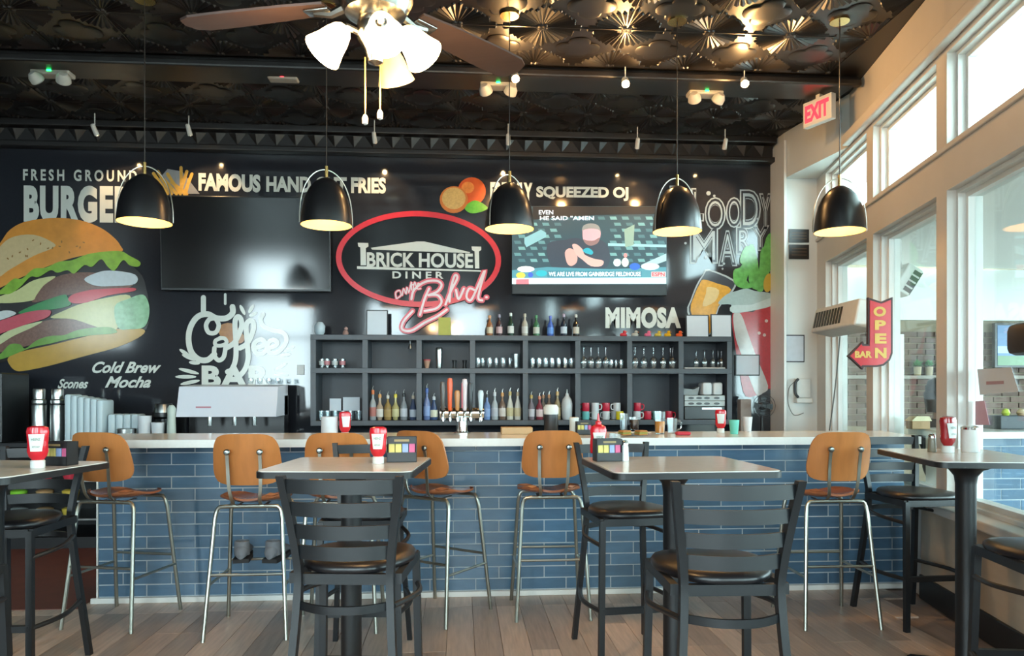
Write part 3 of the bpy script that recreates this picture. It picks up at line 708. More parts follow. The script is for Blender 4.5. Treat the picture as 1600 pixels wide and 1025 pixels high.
# ================================================================== LAMPS
m_pblk = pm('pendant_black', '#19191b', .3, var=.05, spec=.6); m_pin = pm('pendant_inside', '#ecd09a', .6, var=.02)
m_brass = pm('brass', '#c9a565', .25, 1); m_cord = pm('dark_cord', '#2b2622', .5); m_wire = pm('pale_steel_wire', '#b9b3a6', .3, 1)
def light(name, kind, loc, e, col, r=.05, spot=None, rot=None, parent=None, blend=.5):
    l = bpy.data.lights.new(name, kind); l.energy = e; l.color = lin(col)[:3]
    if kind == 'SPOT': l.spot_size = spot; l.spot_blend = blend
    l.shadow_soft_size = r
    o = bpy.data.objects.new(name, l); COL.objects.link(o); o.location = loc
    if rot: o.rotation_euler = rot
    if parent: o.parent = parent
    return o
PR = .172; RZ = 2.505
prof_o = [(PR, 0), (PR * .985, .04), (PR * .93, .11), (PR * .83, .18), (PR * .66, .245), (PR * .44, .29), (PR * .2, .315), (.014, .322)]
prof_i = [(PR - .004, 0), (PR * .96, .04), (PR * .905, .11), (PR * .80, .18), (PR * .63, .24), (PR * .4, .283), (0, .308)]
pn = thing('pendant_lamp', '', 'pendant lamp', (0, 0, RZ))
B().shell(prof_o, n=32).build('lamp_shade', m_pblk, pn, 40)
B().shell(prof_i, n=32).build('inner_shade', m_pin, pn, 40)
B().lathe([(0, .10), (.03, .11), (.038, .145), (.03, .18), (.016, .21), (.016, .28), (0, .285)], n=14).build('bulb', pm('pendant_bulb', '#fff0c8', .4, emit='#ffdf9c', es=5), pn)
arch = []
for k in range(25):
    a = math.pi * k / 24; arch.append((math.cos(a) * (PR + .012), 0, (math.sin(a) ** .8) * .375 if 0 < k < 24 else 0))
B().tube(arch, .0042, 6).build('yoke', m_wire, pn); B().cyl((0, 0, .318), (0, 0, .40), .012, 10).build('socket_cap', m_brass, pn)
B().cyl((0, 0, .39), (0, 0, CZ - RZ - .02), .0038, 6).build('cord', m_cord, pn)
B().lathe([(.066, -.022), (.066, -.006), (.06, 0)], (0, 0, CZ - RZ), 24).build('ceiling_canopy', m_brass, pn)
plb = ['black bell pendant in front of the BURGERS lettering, leftmost of the row', 'black bell pendant between the dark television and the oval sign', 'black bell pendant above the right end of the oval sign',
       'black bell pendant at the right edge of the lit television', 'black bell pendant hanging in front of the white window wall']
for i, (px, yw) in enumerate(((226, 5.05), (510, 5.05), (796, 5.08), (1058, 5.08), (1312, 5.0))):
    p = onY(px, 358, yw)
    if i == 0: o = pn; o.location = (p.x, p.y, RZ); o['label'] = plb[0]; o['group'] = 'pendant lamps over the bar'; o.rotation_euler = (0, 0, .0)
    else: o = dup(pn, (p.x, p.y, RZ), (0, .5, .7, .35, -.15)[i], plb[i])
    light('pendant_light', 'POINT', (p.x, p.y, RZ + .07), 4, '#ffcf88', .03)

# ceiling fan
fc = cw(-.455, 2.45); FZ = 2.69
fn = thing('ceiling_fan', 'ceiling fan with walnut blades and four frosted lamp shades', 'ceiling fan', (fc.x, fc.y, FZ), -TH)
m_blade = pm('walnut_fan_blade', '#4c3c37', .4, var=.2, scale=6, stretch=(1, 8, 1)); m_nick = pm('brushed_nickel', '#a7a39c', .25, 1)
B().lathe([(.05, -.07), (.10, -.05), (.125, 0), (.125, .07), (.09, .13), (.03, .15)], n=28).build('motor_housing', m_nick, fn)
B().cyl((0, 0, .14), (0, 0, CZ - FZ - .05), .014, 12).build('down_rod', m_nick, fn)
B().lathe([(.02, -.07), (.06, -.05), (.075, 0)], (0, 0, CZ - FZ), 24).build('ceiling_canopy', m_nick, fn)
for a in (168, 48, 288):
    M = Matrix.Rotation(rad(a), 4, 'Z') @ Matrix.Rotation(rad(-9), 4, 'X')
    pts = [(.17, -.05), (.30, -.062), (.55, -.072), (.66, -.07), (.70, -.05), (.715, 0), (.70, .05), (.66, .07), (.55, .072), (.30, .062), (.17, .05)]
    bl = B().prism([M @ Vector((x, y, -.012)) for x, y in pts], M.to_3x3() @ Vector((0, 0, .008))).build('blade', m_blade, fn, 0)
    b = B(); b.tube([M @ Vector((.10, 0, -.01)), M @ Vector((.16, 0, -.03)), M @ Vector((.22, 0, -.02))], [.018, .014, .012], 8)
    b.box(.16, .25, -.03, .03, -.022, -.013, .003, M=M); b.build('blade_bracket', m_nick, bl)
B().lathe([(.0, -.22), (.025, -.21), (.035, -.17), (.06, -.13), (.06, -.08), (.05, -.06)], n=20).build('light_hub', m_nick, fn)
m_shl = pm('lit_frosted_shade', '#fff2d6', .5, emit='#ffd9a0', es=9); m_shd = pm('unlit_frosted_shade', '#d8c294', .5)
sprof = [(.024, 0), (.034, .012), (.044, .04), (.052, .075), (.066, .115), (.064, .116), (.048, .076), (.038, .038), (.02, .01)]
for i, (az, lit) in enumerate(((202, 1), (-70, 1), (-12, 1), (75, 0))):
    d = Vector((math.cos(rad(az)), math.sin(rad(az)), 0)); p0 = d * .05 + Vector((0, 0, -.12)); p1 = d * .095 + Vector((0, 0, -.105)); ax = (d * .62 + Vector((0, 0, -.8))).normalized()
    arm = B().tube([p0, p1, p1 + ax * .02], .011, 8).build('lamp_arm', m_nick, fn)
    M = Matrix.Translation(p1 + ax * .012) @ Vector((0, 0, 1)).rotation_difference(ax).to_matrix().to_4x4()
    B().shell(sprof, n=22, M=M).build('lamp_shade', m_shl if lit else m_shd, fn, 50)
    if lit: light('fan_light', 'POINT', XF[fn.name] @ (p1 + ax * .16), 15, '#ffc98a', .05)
for (x, y, l) in ((-.03, -.02, .19), (.01, .03, .155)):
    b = B().cyl((x, y, -.2), (x, y, -.2 - l), .0028, 6).build('pull_chain', m_brass, fn)
    B().lathe([(0, -.035), (.009, -.03), (.010, -.01), (.005, 0), (0, .002)], (x, y, -.2 - l), 10).build('pull_knob', m_trimw, b)

# track spots along the mural
m_spot = pm('white_spot_body', '#c8c6c0', .35); m_bulb = pm('spot_bulb', '#fff3d8', .4, emit='#ffd89a', es=45); m_bulb2 = pm('front_spot_bulb', '#fff3d8', .4, emit='#ffd090', es=90)
def spot(px, py, Y, ax, label, bulb, energy, group, wd=.022, omni=False):
    p = onY(px, py, Y); ax = Vector(ax).normalized()
    t = thing('ceiling_spotlight', label, 'spotlight', (p.x, p.y, p.z), group=group)
    M = Vector((0, 0, 1)).rotation_difference(ax).to_matrix().to_4x4()
    B().lathe([(.012, -.055), (wd * .9, -.045), (wd, .03), (wd, .05)], n=14, M=M).build('spot_body', m_spot, t)
    B().cyl((0, 0, .0), (0, 0, CZ - .062 - p.z), .005, 6).build('stem', m_spot, t)
    B().lathe([(0, .056), (wd * .8, .0515), (wd * .8, .0505)], n=12, M=M).build('spot_lens', bulb, t)
    if omni: light('spot_light', 'POINT', p + ax * .075, energy, '#ffc27a', .03); return
    o = light('spot_light', 'SPOT', p + ax * .07, energy, '#ffcf94', .02, rad(75)); o.rotation_euler = Vector((0, 0, -1)).rotation_difference(ax).to_euler()
ordn = ('first', 'second', 'third', 'fourth', 'fifth', 'sixth')
for i, (px, py) in enumerate(((148, 203), (295, 203), (585, 215), (794, 218), (996, 224), (1133, 225))):
    spot(px, py, 7.02, (.12 if i == 0 else .05, .62, -.78), 'small white spotlight by the black cornice, %s from the left' % ordn[i], m_bulb, 16, 'spotlights aimed at the mural')
for i, (px, py) in enumerate(((805, 122), (977, 130), (1163, 130))):
    spot(px, py - 2, 5.72, (-.1 * i, -.75, -.65), 'glowing spotlight under the tin ceiling, %s' % ('beside the middle emergency light', 'midway between two emergency lights', 'right of the rightmost emergency light')[i], m_bulb2, 22, 'glowing spotlights facing the room', .03, True)
# emergency lights
m_em = pm('emergency_white', '#b9b7ae', .45); m_led = pm('green_led', '#30e070', .4, emit='#20ff70', es=6); m_ledr = pm('red_led', '#ff4050', .4, emit='#ff3040', es=5)
for px, py, lab in ((83, 118, 'twin-head white emergency light on the far left ceiling'), (778, 137, 'twin-head white emergency light beside the left glowing spotlight'), (1101, 150, 'twin-head white emergency light left of the rightmost glowing spotlight')):
    p = onZ(px, py - 10, CZ - .03)
    t = thing('emergency_light', lab, 'emergency light', (p.x, p.y, CZ - .0155), group='emergency lights')
    B().box(-.15, .15, -.06, .06, -.075, 0, .015).build('housing', m_em, t, 0)
    for s in (-1, 1):
        M = Matrix.Translation((s * .11, -.06, -.10)) @ Matrix.Rotation(rad(50), 4, 'X') @ Matrix.Rotation(rad(18 * s), 4, 'Y')
        B().lathe([(.03, -.03), (.052, 0), (.056, .04), (.045, .05), (0, .05)], n=14, M=M @ Matrix.Rotation(math.pi, 4, 'X')).build('lamp_head', m_em, t)
    B().box(-.016, .016, -.066, -.058, -.055, -.01).build('indicator', m_led, t, 0)
p = onZ(443, 118, CZ - .03); t = thing('smoke_alarm_box', 'flat white alarm box with a red light on the ceiling left of the fan', 'alarm', (p.x, p.y, CZ - .0155))
B().box(-.12, .12, -.05, .05, -.06, 0, .012).build('housing', m_em, t, 0); B().box(-.014, .014, -.056, -.049, -.045, -.02).build('indicator', m_ledr, t, 0)
# exit sign
ep = dep(1280, 172, 6.35)
ex = thing('exit_sign', 'illuminated red and white EXIT sign on the upper right wall', 'exit sign', (ep.x, ep.y, ep.z), math.atan2(U.y, U.x) - math.pi / 2 - rad(56))
B().box(-.15, .15, -.03, .03, -.12, .10, .008).build('housing', m_trimw, ex, 0); B().box(-.02, .02, -.02, .02, .10, CZ - ep.z - .02).build('mount', m_trimw, ex, 0)
m_exit = pm('exit_red', '#e0303c', .4, emit='#ff3040', es=1.6)
def tlocal(s, x0, z0, x1, z1, y, mat, name, par, bold=.03, space=1.0, axis='y'):
    vs, fs = text_mesh(s, bold, 0, space); ax = min(v.x for v in vs); bx = max(v.x for v in vs); ay = min(v.y for v in vs); by = max(v.y for v in vs)
    b = B(); b.add([(x0 + (v.x - ax) / (bx - ax) * (x1 - x0), y, z0 + (v.y - ay) / (by - ay) * (z1 - z0)) for v in vs], fs); return b.build(name, mat, par, 0)
tlocal('EXIT', -.125, -.085, .125, .065, -.0315, m_exit, 'letters', ex, .05)
# ================================================================== FURNITURE
m_chair = pm('black_chair_metal', '#15171a', .42, var=.1); m_vinyl = pm('black_vinyl', '#161518', .35, var=.15, scale=30)
def make_chair():
    t = thing('bar_chair', '', 'bar chair')
    def post(s):   # bowed rear post: wide at top and foot, narrow at the waist, raked back
        P = [(s * .205, -.30, 0), (s * .19, -.262, .25), (s * .170, -.225, .52), (s * .160, -.205, .72), (s * .165, -.212, .82), (s * .183, -.235, .96), (s * .203, -.268, 1.10)]
        P = smooth_path(P, 4); b = B(); rows = []
        for p in P: rows.append([(p.x - .013, p.y - .017, p.z), (p.x + .013, p.y - .017, p.z), (p.x + .013, p.y + .017, p.z), (p.x - .013, p.y + .017, p.z)])
        n = len(rows); vs = [v for r in rows for v in r]; fs = [(0, 1, 2, 3), (4 * n - 1, 4 * n - 2, 4 * n - 3, 4 * n - 4)]
        for i in range(n - 1):
            for k in range(4): fs.append((4 * i + k, 4 * i + (k + 1) % 4, 4 * i + 4 + (k + 1) % 4, 4 * i + 4 + k))
        return b.add(vs, fs)
    for s in (-1, 1): post(s).build('leg', m_chair, t, 30)
    for s in (-1, 1):
        b = B(); M = Matrix(); P = [(s * .185, .19, .745), (s * .20, .215, 0)]
        for q in range(1):
            vs = []
            for p in P: vs += [(p[0] - .014, p[1] - .014, p[2]), (p[0] + .014, p[1] - .014, p[2]), (p[0] + .014, p[1] + .014, p[2]), (p[0] - .014, p[1] + .014, p[2])]
            b.add(vs, [(0, 1, 2, 3), (7, 6, 5, 4)] + [(k, (k + 1) % 4, 4 + (k + 1) % 4, 4 + k) for k in range(4)])
        b.build('leg', m_chair, t, 0)
    for z, hw, y0 in ((1.065, .197, -.262), (.985, .186, -.244), (.905, .174, -.228), (.832, .165, -.215)):
        rows = []
        for k in range(9):
            a = -1 + k / 4; x = a * hw; y = y0 - .045 * (1 - a * a); rows.append([(x, y, z - .024), (x, y, z + .024)])
        B().slab(rows, (0, .012, 0)).build('back_slat', m_chair, t, 40)
    # padded seat
    rows = []
    def seat_ring(k, z): return [(k * x, k * y + .0, z) for x, y in ring]
    ring = []
    for i in range(28):
        a = 2 * math.pi * i / 28; ca, sa = math.cos(a), math.sin(a); r = 1 / ((abs(ca) ** 3.2 + abs(sa) ** 3.2) ** (1 / 3.2))
        y = sa * r * .212; x = ca * r * (.208 if y > 0 else .208 - .06 * (-y / .212)); ring.append((x, y))
    lv = [(.97, .752), (1.0, .758), (1.0, .772), (.96, .783), (.8, .790), (.4, .793)]
    vs = []; fs = []
    for k, z in lv: vs += seat_ring(k, z)
    n = 28
    for i in range(len(lv) - 1):
        for k in range(n): fs.append((i * n + k, i * n + (k + 1) % n, (i + 1) * n + (k + 1) % n, (i + 1) * n + k))
    fs += [tuple(range(n))[::-1], tuple(range((len(lv) - 1) * n, len(lv) * n))]
    B().add(vs, fs).build('seat', m_vinyl, t, 60)
    b = B(); b.box(-.18, .18, .17, .20, .715, .752); b.box(-.165, .165, -.205, -.18, .715, .752)
    for s in (-1, 1): b.box(s * .185 - .014, s * .185 + .012, -.19, .19, .715, .752)
    b.build('seat_frame', m_chair, t, 0)
    for z, hw, bow in ((.645, .165, .07),):
        P = smooth_path([(-.165, -.21, z), (-.08, -.21 - bow * .8, z), (0, -.21 - bow, z), (.08, -.21 - bow * .8, z), (.165, -.21, z)], 4)
        B().slab([[(p.x, p.y, p.z - .014), (p.x, p.y, p.z + .014)] for p in P], (0, .012, 0)).build('stretcher', m_chair, t, 40)
    for s in (-1, 1):
        B().tube(smooth_path([(s * .17, -.21, .645), (s * .225, 0, .635), (s * .19, .198, .62)], 5), .011, 8).build('stretcher', m_chair, t)
        B().tube(smooth_path([(s * .185, -.25, .30), (s * .235, 0, .30), (s * .197, .207, .30)], 5), .012, 8).build('footrest', m_chair, t)
    B().box(-.195, .195, .195, .22, .285, .315).build('footrest', m_chair, t, 0)
    return t
ch0 = make_chair(); ch0['group'] = 'black ladder-back bar chairs'
def face(fx, fy): return math.atan2(-fx, fy) - TH
CHAIRS = [((-.575, 2.76), (.03, 1), 'black ladder-back bar chair in the foreground, its slatted back to the viewer'),
      ((-.76, 3.80), (.05, -1), 'black ladder-back bar chair on the far side of the table with the foreground chair'),
      ((-2.41, 3.56), (.06, -1), 'black ladder-back bar chair facing us beyond the far left table'),
      ((-2.07, 2.53), (0, 1), 'black bar chair cut off by the lower left corner of the picture'),
      ((.60, 3.86), (.16, -.98), 'black ladder-back bar chair beyond the middle right table near the right wooden stool'),
      ((.715, 2.62), (-.03, 1), 'black ladder-back bar chair tucked in front of the middle right table'),
      ((2.44, 4.47), (.13, -1), 'black ladder-back bar chair at the far end of the window table'),
      ((2.09, 2.84), (.1, 1), 'black bar chair at the near end of the window table')]
for i, ((x, d), fdir, lab) in enumerate(CHAIRS):
    p = cw(x, d)
    if i == 0: ch0.location = p; ch0.rotation_euler = (0, 0, face(*fdir)); ch0['label'] = lab
    else: dup(ch0, p, face(*fdir), lab)

# tables
m_top = pm('grey_laminate', '#d2d0cc', .17, var=.07, scale=26); m_edge = pm('black_edge', '#17181a', .4)
TZ = 1.06
def rrect(hx, hy, r, n=5):
    P = []
    for sx, sy, a0 in ((1, 1, 0), (-1, 1, 90), (-1, -1, 180), (1, -1, 270)):
        for k in range(n + 1):
            a = rad(a0 + 90 * k / n); P.append((sx * (hx - r) + r * math.cos(a), sy * (hy - r) + r * math.sin(a)))
    return P
def table(x, d, rot, wx, wy, label, cols=((0, 0),)):
    p = cw(x, d); t = thing('bar_table', label, 'bar table', p, rot - TH, 'black bar tables with grey tops')
    B().prism([(a, b_, TZ - .030) for a, b_ in rrect(wx / 2, wy / 2, .05)], (0, 0, .026)).build('table_edge', m_edge, t, 30)
    B().prism([(a, b_, TZ - .0039) for a, b_ in rrect(wx / 2 - .006, wy / 2 - .006, .046)], (0, 0, .0039)).build('table_top', m_top, t, 30)
    for cx, cy in cols:
        B().lathe([(.05, .03), (.046, .06), (.046, .93), (.052, .97), (.075, 1.0), (.13, 1.02), (.15, 1.028)], (cx, cy, 0), 24).build('column', m_chair, t)
        b = B()
        for k in range(4):
            M = Matrix.Translation((cx, cy, 0)) @ Matrix.Rotation(rad(45 + 90 * k), 4, 'Z')
            b.add([(.03, -.03, .05), (.03, .03, .05), (.27, .02, .015), (.27, -.02, .015), (.03, -.03, .0), (.03, .03, .0), (.27, .02, .0), (.27, -.02, .0)], [(0, 1, 2, 3), (4, 7, 6, 5), (0, 3, 7, 4), (1, 5, 6, 2), (2, 6, 7, 3), (0, 4, 5, 1)], M)
        b.build('table_base', m_chair, t, 0)
    return t
table(-2.22, 3.14, rad(-6), .66, .66, 'grey-topped bar table at the left edge of the picture')
table(-.725, 3.32, rad(-1), .65, .66, 'grey-topped bar table behind the foreground chair')
table(.73, 3.33, rad(6), .72, .70, 'grey-topped bar table right of the middle with a condiment caddy')
table(2.31, 3.77, rad(-7), .58, .80, 'grey-topped bar table by the windows with ketchup and sugar', ((-.06, -.16),))

# wooden bar stools
m_ply = pm('orange_plywood', '#b0703c', .33, var=.2, scale=5, stretch=(6, 6, .6)); m_ply2 = pm('seat_plywood', '#93593a', .25, var=.25, scale=5, stretch=(.6, 6, 1))
m_leg = pm('stool_steel', '#a9aaa0', .33, 1, var=.08); m_bolt = pm('bolt', '#8d9290', .3, 1)
def make_stool():
    t = thing('bar_stool', '', 'bar stool'); SH = .765
    for y, yb in ((-.15, -.235), (.15, .235)):
        P = [(-.225, yb, 0), (-.185, y * 1.05, SH - .10)] + [(-.18 + .03 * (1 - math.cos(a)), y, SH - .075 + .045 * math.sin(a)) for a in (.3, .8, 1.3)] + [(-.12, y, SH - .03)]
        P = P + [(-x, yy, z) for x, yy, z in P[::-1]]
        B().tube(P, .0115, 10).build('leg_frame', m_leg, t)
    zs = .36; f_ = lambda s, y: (s * .207, y * .195, zs)
    for y in (-1, 1): B().cyl(f_(-1, y), f_(1, y), .008, 8).build('stretcher', m_leg, t)
    for s in (-1, 1): B().cyl((s * .211, -.198, .30), (s * .211, .198, .30), .008, 8).build('stretcher', m_leg, t)
    rows = []
    for i in range(13):
        v = -1 + i / 6; row = []
        for j in range(13):
            u = -1 + j / 6; k = .20 * (1 - .16 * max(0, -v)); 
            kx = math.sqrt(max(0, 1 - abs(v) ** 5 * .55)) ; ky = math.sqrt(max(0, 1 - abs(u) ** 5 * .5))
            row.append((u * k * kx, v * .19 * ky, SH + .028 * u * u - .012 * math.cos(v * 1.4) + (.018 * max(0, -v) ** 2) - (.02 * max(0, v - .5) ** 2)))
        rows.append(row)
    B().slab(rows, (0, 0, -.012)).build('seat', m_ply2, t, 45)
    rows = []
    for i in range(13):
        v = -1 + i / 6; row = []
        for j in range(15):
            u = -1 + j / 7; kx = (1 - abs(v) ** 4 * .15) * (1 - .05 * v); kz = 1 - abs(u) ** 5 * .14
            row.append((u * .185 * kx, -.235 + .05 * (u * kx) ** 2 - .03 * v, 1.005 + v * .145 * kz))
        rows.append(row)
    bk = B().slab(rows, (0, .011, 0)).build('backrest', m_ply, t, 45)
    for s in (-1, 1):
        P = smooth_path([(s * .075, .02, SH - .028), (s * .075, -.12, SH - .032), (s * .075, -.205, SH + .005), (s * .085, -.232, SH + .09), (s * .088, -.245, SH + .20), (s * .088, -.262, SH + .29)], 4)
        B().slab([[(p.x - .009, p.y, p.z), (p.x + .009, p.y, p.z)] for p in P], (0, -.006, 0)).build('back_support', m_leg, t, 40)
        M = Matrix.Translation((s * .088, -.266, SH + .285)) @ Matrix.Rotation(rad(90), 4, 'X')
        B().lathe([(.017, -.006), (.017, .004), (.011, .010), (0, .012)], n=14, M=M).build('bolt', m_bolt, bk)
    return t
st0 = make_stool(); st0['group'] = 'wooden bar stools along the bar'
for i, (x, d, a, lab) in enumerate(((-2.36, 4.47, -12, 'orange plywood bar stool at the left end of the blue bar'), (-1.50, 4.31, 2, 'orange plywood bar stool with a pair of boots on its footrest'),
        (-1.02, 4.42, 2, 'orange plywood bar stool half hidden behind the table with the foreground chair'), (-.45, 4.60, -35, 'orange plywood bar stool turned sideways to the right of the ketchup'),
        (.235, 4.66, 1, 'orange plywood bar stool standing alone in the middle right of the bar'), (1.91, 4.50, 0, 'orange plywood bar stool nearest the windows'))):
    p = cw(x, d)
    if i == 0: st0.location = p; st0.rotation_euler = (0, 0, rad(a) - TH * .3); st0['label'] = lab
    else: dup(st0, p, rad(a) - TH * .3, lab)
# boots left on the footrest of the second stool
m_boot = pm('grey_boot', '#6c7076', .7, var=.3, scale=30); m_sole = pm('boot_sole', '#232325', .8)
for i, x in enumerate((-1.62, -1.42)):
    p = cw(x, 4.44, .372)
    t = thing('boot', '%s grey work boot on the footrest of the stool behind the left tables' % ('left', 'right')[i], 'boot', p, rad(8 - 16 * i), 'boots on the stool footrest')
    rows = [(-.115, .02, .05), (-.10, .036, .075), (-.05, .042, .10), (0, .044, .085), (.06, .045, .065), (.12, .042, .05), (.155, .028, .035)]
    vs = []; fs = []; n = 12
    for y, rw_, h in rows:
        for k in range(n):
            a = 2 * math.pi * k / n; vs.append((rw_ * math.cos(a), y, .022 + h / 2 + h / 2 * math.sin(a)))
    for r in range(len(rows) - 1):
        for k in range(n): fs.append((r * n + k, r * n + (k + 1) % n, (r + 1) * n + (k + 1) % n, (r + 1) * n + k))
    fs += [tuple(range(n)), tuple(range((len(rows) - 1) * n, len(rows) * n))]
    B().add(vs, fs).build('boot_foot', m_boot, t, 60)
    B().lathe([(.046, .04), (.044, .09), (.043, .12), (.036, .125), (.034, .09)], (0, -.055, 0), 14).build('boot_shaft', m_boot, t)
    B().prism([(x_, y_, 0) for x_, y_ in [(-.045, -.11), (.045, -.11), (.048, .06), (.035, .15), (0, .165), (-.035, .15), (-.048, .06)]], (0, 0, .024)).build('sole', m_sole, t, 0)
# ================================================================== THINGS ON SHELVES, BAR AND TABLES
def inside(x, r):                                     # keep a thing of half-width r clear of the shelf dividers
    i = min(max(int((x - SX0) / CWD), 0), NC - 1); a = SX0 + i * CWD + (.051 if i == 0 else .026) + r; e_ = SX0 + (i + 1) * CWD - (.051 if i == NC - 1 else .026) - r
    return min(max(x, a), e_)
m_cap = pm('bottle_steel_cap', '#a8a8a4', .3, 1)
def col(n, c_, r=.3, **k): return pm('c_' + n, c_, r, **k)
def bglass(c_): return pm('bottle_' + c_, c_, .12, var=.08, spec=.6)
def bottle(px, Y, z, h, r, body, label, cap, desc, spout=True, group='bottles', form=0):
    p = onY(px, 600, Y)
    if z < ZT: p.x = inside(p.x, r + .003)
    t = thing('bottle', desc, 'bottle', (p.x, Y, z), group=group)
    nk = r * .36
    pr = ([(r * .92, 0), (r, .01), (r, h * .52), (r * .8, h * .62), (nk, h * .74), (nk * .95, h * .92), (nk * 1.1, h * .93), (nk * 1.1, h)] if form == 0 else
          [(r * .92, 0), (r, .01), (r * 1.04, h * .4), (r * .75, h * .6), (nk, h * .8), (nk, h)] if form == 1 else
          [(r * .6, 0), (r * .62, .01), (r, h * .3), (r, h * .5), (r * .5, h * .62), (nk, h * .72), (nk, h)])
    B().lathe(pr, n=16).build('bottle_body', bglass(body), t)
    if label: B().shell([(r * 1.02, h * .13), (r * 1.02 if form != 1 else r * 1.055, h * .44)], n=16).build('bottle_label', col('lab' + label, label, .6), t)
    B().lathe([(nk * 1.25, h * .88), (nk * 1.25, h * 1.01), (nk * .8, h * 1.03)], n=12).build('bottle_cap', col('cap' + cap, cap, .4), t)
    if spout: B().tube([(0, 0, h * 1.02), (0, 0, h * 1.10), (.008, -.004, h * 1.17)], [.006, .0045, .003], 6).build('pour_spout', m_cap, t)
    return t
G1 = 'liquor bottles on the lower shelf'
for px, h, r, body, lab, cap, d, fm in ((581, .30, .034, '#8a9296', '#a86a62', '#d0703a', 'clear bottle with orange collar, leftmost on the lower shelf', 0), (593.5, .26, .036, '#9a8a78', '#c4c2bc', '#c48a4a', 'stout bottle with amber cap and white label beside the orange collar', 2),
        (606, .25, .036, '#8a7448', '#9c8450', '#b4b4b0', 'tan square-shouldered bottle on the lower shelf', 0), (618, .26, .036, '#a09a6a', '#bcb88c', '#d4c23a', 'pale bottle with bright yellow cap', 2), (631, .27, .035, '#7d858c', '#b9bec8', '#22252a', 'clear bottle with black cap left of the navy bottle', 0),
        (646, .245, .034, '#3c4a66', '#aebac8', '#b4a898', 'short navy bottle with pale label', 1), (667, .32, .035, '#5a6e9a', '#7a92c0', '#3a5aa0', 'tall blue bottle left of the beer taps', 0), (678, .235, .036, '#34486c', '#c6c8b4', '#b8bcc0', 'short dark blue bottle with cream label by the taps', 1),
        (692, .22, .034, '#8a8f94', '#a8a4a8', '#2a2a2e', 'clear bottle half behind the first beer tap', 0), (761, .26, .034, '#6a86b4', '#7c98c4', '#26282c', 'light blue bottle right of the beer taps', 0), (773, .28, .035, '#9aa4aa', '#aab0ba', '#c6ccd2', 'clear bottle with silver neck right of the light blue one', 0), (785, .275, .035, '#6a5a50', '#c4c0ba', '#c48e4e', 'brown bottle with copper cap and white label', 0),
        (797, .285, .034, '#c9ccc2', '#c0b890', '#b8a468', 'white bottle with gold emblem beside the copper cap', 1), (809, .28, .034, '#cdd0ca', '#c8c09c', '#a89a80', 'white bottle with gold emblem at the compartment divider', 1),
        (830, .25, .034, '#6f6a74', '#b4b4bc', '#b0964e', 'grey bottle with gold spout right of the white bottles', 0), (843, .24, .034, '#7a3440', '#c8b4b4', '#c07a5a', 'red bottle with pale label and copper cap', 0), (849, .25, .033, '#8a8078', None, '#c4906a', 'bottle with copper neck behind the red bottle', 0),
        (858, .255, .033, '#7a6a60', '#a89c90', '#b4825a', 'brown bottle with thin copper neck behind the black canister', 0), (871, .285, .034, '#8e8468', '#b0a888', '#c8a870', 'bottle with golden neck left of the white jug', 0)):
    bottle(px, {849: 7.43, 858: 7.33}.get(px, 7.25), ZB + .001, h * .95, r, body, lab, cap, d, True, G1, fm)
p = onY(886, 640, 7.22); p.x = inside(p.x, .06); t = thing('jug', 'white plastic jug with spout at the right of the bottles', 'jug', (p.x, 7.22, ZB + .001))
B().lathe([(.04, 0), (.05, .02), (.056, .14), (.054, .16), (.045, .20), (.02, .235), (.016, .26)], n=20).build('jug_body', pm('milky_plastic', '#bcc4c8', .4), t); B().tube([(0, 0, .26), (0, 0, .30)], [.008, .005], 8).build('jug_spout', m_cap, t)
G2 = 'bottles standing on top of the shelf unit'
for px, body, lab, cap, d, h in ((765, '#8a5a3a', '#c4b49a', '#c48a5a', 'small amber bottle with orange neck on top of the shelves', .20), (780, '#3a2a30', '#b89a9c', '#8a8494', 'dark bottle with pinkish label on top of the shelves', .21), (798, '#243c30', '#c4c6c2', '#c4ccc8', 'dark green bottle with white neck foil on top of the shelves', .225),
        (820, '#a8a498', '#c0c2be', '#b4ac98', 'pale ornate bottle on top of the shelves', .22), (838, '#3c6a4a', '#b8c0b4', '#4a8a5a', 'green bottle with white label on top of the shelves', .205), (860, '#3a5aa8', '#5a86c8', '#5a6ac0', 'bright blue bottle on top of the shelves', .20), (881, '#202836', '#b8c2cc', '#a494a8', 'black-necked bottle with white label on top of the shelves', .22), (900, '#22201e', '#bab4a8', '#c0bcb4', 'black-necked bottle with cream label, rightmost on top of the shelves', .215)):
    bottle(px, 7.27, ZT + .001, h, .032, body, lab, cap, d, False, G2, 0)
# rubber ducks
for px, c_, d in ((974, '#c23a44', 'red'), (992, '#b4b4ac', 'white'), (1012, '#d86a8a', 'pink'), (1028, '#c8b04a', 'pale yellow'), (1043, '#dca81e', 'golden yellow'), (1061, '#d8582a', 'orange')):
    p = onY(px, 520, 7.25); t = thing('rubber_duck', d + ' rubber duck on the shelf top below the MIMOSA lettering', 'toy', (p.x, 7.25, ZT + .001), group='rubber ducks'); mm = col('duck' + d, c_, .35)
    B().lathe([(.012, 0), (.026, .006), (.030, .02), (.022, .034), (.0, .038)], n=14, sx=1.25).build('duck_body', mm, t); B().lathe([(0, .03), (.014, .036), (.018, .047), (.012, .06), (0, .063)], (.012, 0, 0), 12).build('duck_head', mm, t)
    B().lathe([(.006, 0), (.002, .012)], n=8, M=Matrix.Translation((.027, -.004, .046)) @ Matrix.Rotation(rad(90), 4, 'Y')).build('duck_beak', col('beak', '#d87a2a'), t)
